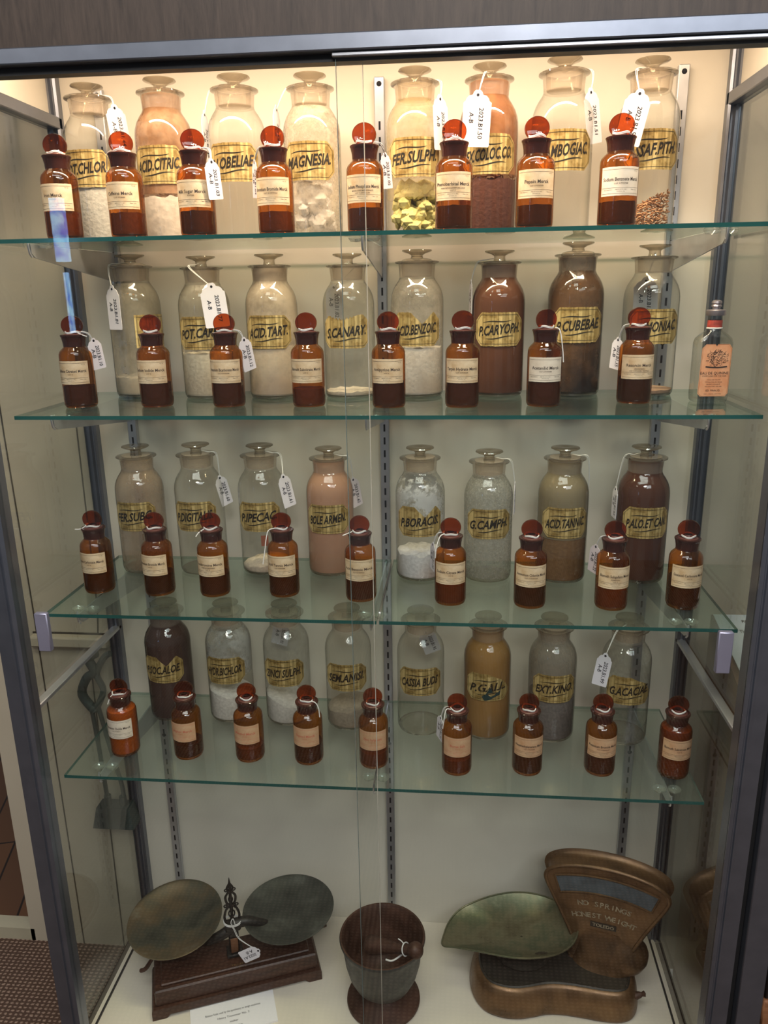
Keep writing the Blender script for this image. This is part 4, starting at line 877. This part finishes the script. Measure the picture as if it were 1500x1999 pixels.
mb = MB(); c1 = ll(.150, 1.372); mb.lathe([(.0003, .0665), (.060, .0665), (.062, .070), (.060, .078), (.030, .082), (.028, .092), (.0003, .092)], 40, Matrix.Translation((*c1, 0))); mb.build('pan_support', M_dark, cs)
# fan head
fa = radians(-14.5); hx, hy = ll(.318, 1.368)
TH = Matrix.Translation((hx, hy, 0)) @ Matrix.Rotation(fa, 4, 'Z') @ Matrix.Rotation(radians(-1.5), 4, 'X')
fan = [(-.053, .066), (-.0535, .085), (-.055, .112), (-.076, .160), (-.103, .214), (-.1155, .240), (-.1175, .253), (-.110, .265), (-.085, .278), (-.045, .287), (0, .290), (.045, .287), (.085, .278), (.110, .265), (.1175, .253), (.1155, .240), (.103, .214), (.076, .160), (.056, .112), (.0545, .085), (.053, .066)]
fp = smoothcurve([Vector((x, z, 0)) for x, z in fan], 5, True)
def ring2(d, y): return [(p.x, y, p.y) for p in offs(fp, d)]
mb = MB(); mb.loft([ring2(.0085, -.0235), ring2(.0075, -.026), ring2(.0045, -.0275), ring2(.0015, -.026), ring2(0, -.021), ring2(.0005, .008), ring2(.005, .016), ring2(.013, .020)], TH)
hd_ = mb.build('fan_head', M_copper, cs, angle=45)
def arcpt(r, a, y=-.0365): return (r*sin(a), y, -.049+r*cos(a)+.0)
def band(mb, r0, r1, a0, a1, y, n=24):
    vs = []
    for i in range(n+1):
        a = a0+(a1-a0)*i/n; vs += [arcpt(r0, a, y), arcpt(r1, a, y)]
    mb.add(vs, [(2*i, 2*i+2, 2*i+3, 2*i+1) for i in range(n)], TH)
A0 = radians(18.8)
mb = MB(); band(mb, .283, .320, -A0, A0, -.0240); mb.build('dial_window', simple('dial_face', (.075, .095, .11), .25, .1, .5, .25, 40, coat=.5), hd_)
mb = MB()
for r_, w_ in ((.2815, .003), (.3215, .003)):
    mb.tube([arcpt(r_, -A0+(2*A0)*i/24, -.0245) for i in range(25)], .0020, 8, TH)
for sg in (-1, 1): mb.tube([arcpt(.2815, sg*A0, -.0245), arcpt(.3215, sg*A0, -.0245)], .0020, 8, TH)
mb.build('window_rim', M_copper, hd_)
mb = MB()
def on_arc(txt, r, size, amax):
    n = len(txt)
    for i, ch in enumerate(txt):
        if ch == ' ': continue
        a = -amax+2*amax*i/(n-1); vs, fs, wd = text_geo(ch, 0, .02)
        mb.add([((r+q*size)*sin(a)+p*size*cos(a), -.0242, -.049+(r+q*size)*cos(a)-p*size*sin(a)) for p, q in vs], fs, TH)
on_arc('NO SPRINGS', .256, .0165, radians(11.0)); on_arc('HONEST WEIGHT', .228, .0165, radians(15.0))
mb.build('silver_lettering', M_silver, hd_, smooth=False)
mb = MB(); mb.box(-.026, .026, -.0250, -.0230, .152, .164, TH); pl_ = mb.build('maker_plate', simple('dark_plate', (.02, .014, .010), .5), hd_, smooth=False)
mb = MB(); vs, fs, wd = text_geo('TOLEDO', 0, .02); mb.add([(p*.043/wd, -.0253, .158+q*.0105) for p, q in vs], fs, TH); mb.build('lettering', M_silver, pl_, smooth=False)
# drum housing at the foot of the head
mb = MB(); rings = []
for x0_, x1_, hy_, z_ in ((-.064, .072, .052, .0625), (-.061, .086, .049, .068), (-.0575, .093, .046, .080), (-.0565, .094, .043, .092), (-.056, .090, .039, .104), (-.0565, .078, .034, .116), (-.058, .065, .029, .127), (-.060, .061, .0268, .136), (-.061, .060, .0262, .142)):
    cx_, rx_ = (x0_+x1_)/2, (x1_-x0_)/2
    rings.append([(cx_+rx_*math.copysign(abs(cos(2*pi*k/40))**.8, cos(2*pi*k/40)), hy_*math.copysign(abs(sin(2*pi*k/40))**.8, sin(2*pi*k/40)), z_) for k in range(40)])
mb.loft(rings, TH); mb.build('drum', M_copper, cs, angle=60)
mb = MB(); q_ = ll(.374, 1.300); mb.lathe([(.0003, 0), (.007, 0), (.008, .004), (.006, .012), (.004, .016), (.006, .022), (.0003, .024)], 14, Matrix.Translation((*q_, .035)) @ Matrix.Rotation(radians(70), 4, 'Y')); mb.build('adjusting_knob', M_rust, cs)
# scoop
sp = [(-.018, 1.328, .224), (.010, 1.318, .230), (.060, 1.300, .241), (.115, 1.286, .246), (.165, 1.286, .247), (.215, 1.299, .248), (.250, 1.328, .248), (.266, 1.370, .248), (.258, 1.412, .248), (.225, 1.446, .248), (.180, 1.462, .248), (.135, 1.463, .247), (.090, 1.452, .245), (.050, 1.436, .240), (.018, 1.420, .232), (-.004, 1.395, .224), (-.016, 1.360, .221)]
bc = smoothcurve([Vector((x-SX, y-SY, z-DK)) for x, y, z in sp], 5, True); cc = Vector((.150-SX, 1.374-SY, .214-DK))
mb = MB(); rings = []
for q in (1.0, .97, .92, .85, .75, .62, .48, .32, .15, .02): rings.append([tuple(Vector((cc.x+(p.x-cc.x)*q, cc.y+(p.y-cc.y)*q, cc.z+(p.z-cc.z)*q**2.4))) for p in bc])
under = [[(x, y, z-.0022) for x, y, z in r] for r in rings]
mb.loft(under[::-1]+rings, cap=False)
sco = mb.build('scoop', M_scoop, cs, angle=60)
mb = MB(); mb.tube([tuple(p) for p in bc]+[tuple(bc[0])], .0019, 8); mb.build('scoop_rim', M_scoop, sco)
mb = MB(); rnd = random.Random(2); 
pts = [(.185+.012*cos(2*pi*k/14)*rnd.uniform(.7, 1.2)-SX, 1.318+.007*sin(2*pi*k/14)*rnd.uniform(.7, 1.2)-SY) for k in range(14)]
def sz_(x, y):   # height of the dish under a point
    v = Vector((x-cc.x, y-cc.y)); best = min(bc, key=lambda p: abs(atan2(p.y-cc.y, p.x-cc.x)-atan2(v.y, v.x))); R_ = sqrt((best.x-cc.x)**2+(best.y-cc.y)**2)
    return cc.z+(best.z-cc.z)*(v.length/R_)**2.4
mb.add([(x, y, sz_(x, y)+.0012) for x, y in pts], [tuple(range(14))]); mb.build('worn_patch', simple('worn_dark_spot', (.035, .025, .015), .5), sco, smooth=False)

# ---------------------------------------------------------------- caption card on the deck
ca = radians(21.2); cd = thing('caption_card', 'white printed caption card on the deck in front of the two-pan balance', 'card', (-.4450, 1.222, DK+.0002), ca)
mb = MB(); mb.box(-.086, .086, -.040, .036, 0, .004); cdo = mb.build('board', simple('bright_card', (.88, .86, .89), .6, var=.03), cd, smooth=False)
mb = MB(); pm = lambda x, z: (x, z, .0043)
for k, tl in enumerate(('Balance Scale used by the apothecary to weigh medicines', 'Henry Troemner No. 2', 'maker', 'Philadelphia')): put_text(mb, tl, .0068, .112, pm, 0, .010-.0125*k, 0, .004)
mb.build('lettering', M_ink, cdo, smooth=False)

# ---------------------------------------------------------------- beyond the side glass
hk = thing('iron_tool', 'dark green iron pan on two rods hanging on the wall left of the case', 'tool', (-.765, 1.462, .38))
mb = MB(); mb.add([(-.052, -.02, 0), (.045, -.02, 0), (.036, -.016, .052), (-.040, -.016, .052), (-.052, .022, 0), (.045, .022, 0), (.036, .018, .052), (-.040, .018, .052)], [(0, 1, 2, 3), (4, 7, 6, 5), (0, 4, 5, 1), (3, 2, 6, 7), (0, 3, 7, 4), (1, 5, 6, 2)]); mb.build('blade', M_toolg, hk, angle=20)
mb = MB()
for x0, x1 in ((-.018, -.028), (.018, -.012)): mb.tube(smoothcurve([(x0, 0, .05), (x0*1.1, 0, .10), ((x0+x1)/2, 0, .20), (x1, 0, .30)], 5), .005, 8, radii=None)
for x0 in (-.018, .018): mb.tube([(x0, 0, .045), (x0, 0, .075)], .008, 10)
mb.build('rods', M_toolg, hk)
mb = MB(); mb.tube(smoothcurve([(-.020, 0, .29), (-.045, 0, .33), (-.030, 0, .37), (-.010, 0, .385), (-.020, 0, .415), (-.002, 0, .43)], 5), .010, 10); mb.tube(smoothcurve([(-.020, 0, .29), (.004, 0, .34), (-.006, 0, .38), (.015, 0, .42), (.030, 0, .43)], 5), .007, 8); mb.build('hook', M_toolg, hk)

nb = thing('neighbouring_case', 'part of the next display case at the right edge', 'display case', (0, 0, 0))
mb = MB(); mb.box(.497, .540, 1.118, 1.145, 0, 1.846, bev=.002); mb.build('front_post', M_alu, nb)
mb = MB(); mb.box(.4852, .4965, 1.135, 1.15, 0, 1.846); mb.build('dark_gap', M_aludark, nb, smooth=False)
mb = MB(); mb.add([(.478, 1.396, .9573), (.9, 1.396, .9573), (.9, 1.20, .886), (.478, 1.20, .886), (.478, 1.396, .0), (.9, 1.396, .0), (.9, 1.20, .0), (.478, 1.20, .0)], [(0, 3, 2, 1), (4, 5, 6, 7), (0, 1, 5, 4), (2, 3, 7, 6), (0, 4, 7, 3), (1, 2, 6, 5)]); mb.build('sloping_stand', M_brownwood, nb, smooth=False)
mb = MB(); mb.box(.541, 1.0, 1.12, 1.42, .300, .352, bev=.003); mb.build('wooden_ledge', M_oak, nb)
sh = thing('text_sheet', 'pale blue printed sheet lying on the brown stand of the next case', 'paper', (.4795, 1.39, .9585))
mb = MB(); sl = (.966-.886)/.22
ps = lambda x, d: (x, -d, -d*sl+.0022)
mb.add([ps(0, 0), ps(.16, 0), ps(.16, .18), ps(.012, .18)]+[(x, y, z-.0008) for x, y, z in (ps(0, 0), ps(.16, 0), ps(.16, .18), ps(.012, .18))], [(3, 2, 1, 0), (4, 5, 6, 7), (0, 1, 5, 4), (1, 2, 6, 5), (2, 3, 7, 6), (3, 0, 4, 7)])
sho = mb.build('sheet', simple('pale_blue_paper', (.80, .88, .94), .7, var=.03), sh, smooth=False)
mb = MB(); lines_ = ['PATENT MEDICINES', '', 'The early medicine was sold', 'mainly by the practitioner', 'of medicine, the idea of', 'bringing to their patients', '', 'By the late nineteenth', 'of homeopathic cures', 'homeopathic remedies', 'should be used in', 'the small dose that', 'was thought best']
for k, tl in enumerate(lines_):
    if not tl: continue
    vs, fs, wd = text_geo(tl, 0, .01); mb.add([(p+Vector((0, 0, .0008))) for p in [Vector(ps(.085+a*.0088, .018+.0122*k-b*.0095)) for a, b in vs]], fs)
mb.build('lettering', M_greyink, sho, smooth=False)
bk = thing('dark_book', 'dark book with gold lettering on the wooden ledge at the right edge', 'book', (.560, 1.13, .3525))
mb = MB(); mb.box(-.016, .12, -.006, .20, 0, .19, bev=.003); bo = mb.build('cover', simple('black_cloth', (.018, .014, .012), .6), bk)
mb = MB()
for k, tl in enumerate(('THE MODERN', 'FAMILY', 'PHYSICIAN')): put_text(mb, tl, .014, .07, lambda x, z: (z+.0+.014*k*0-.0045+.013*k, -.0065, .10-x), 0, 0)
mb.build('lettering', simple('gold_blocking', (.45, .30, .10), .4, .5), bo, smooth=False)
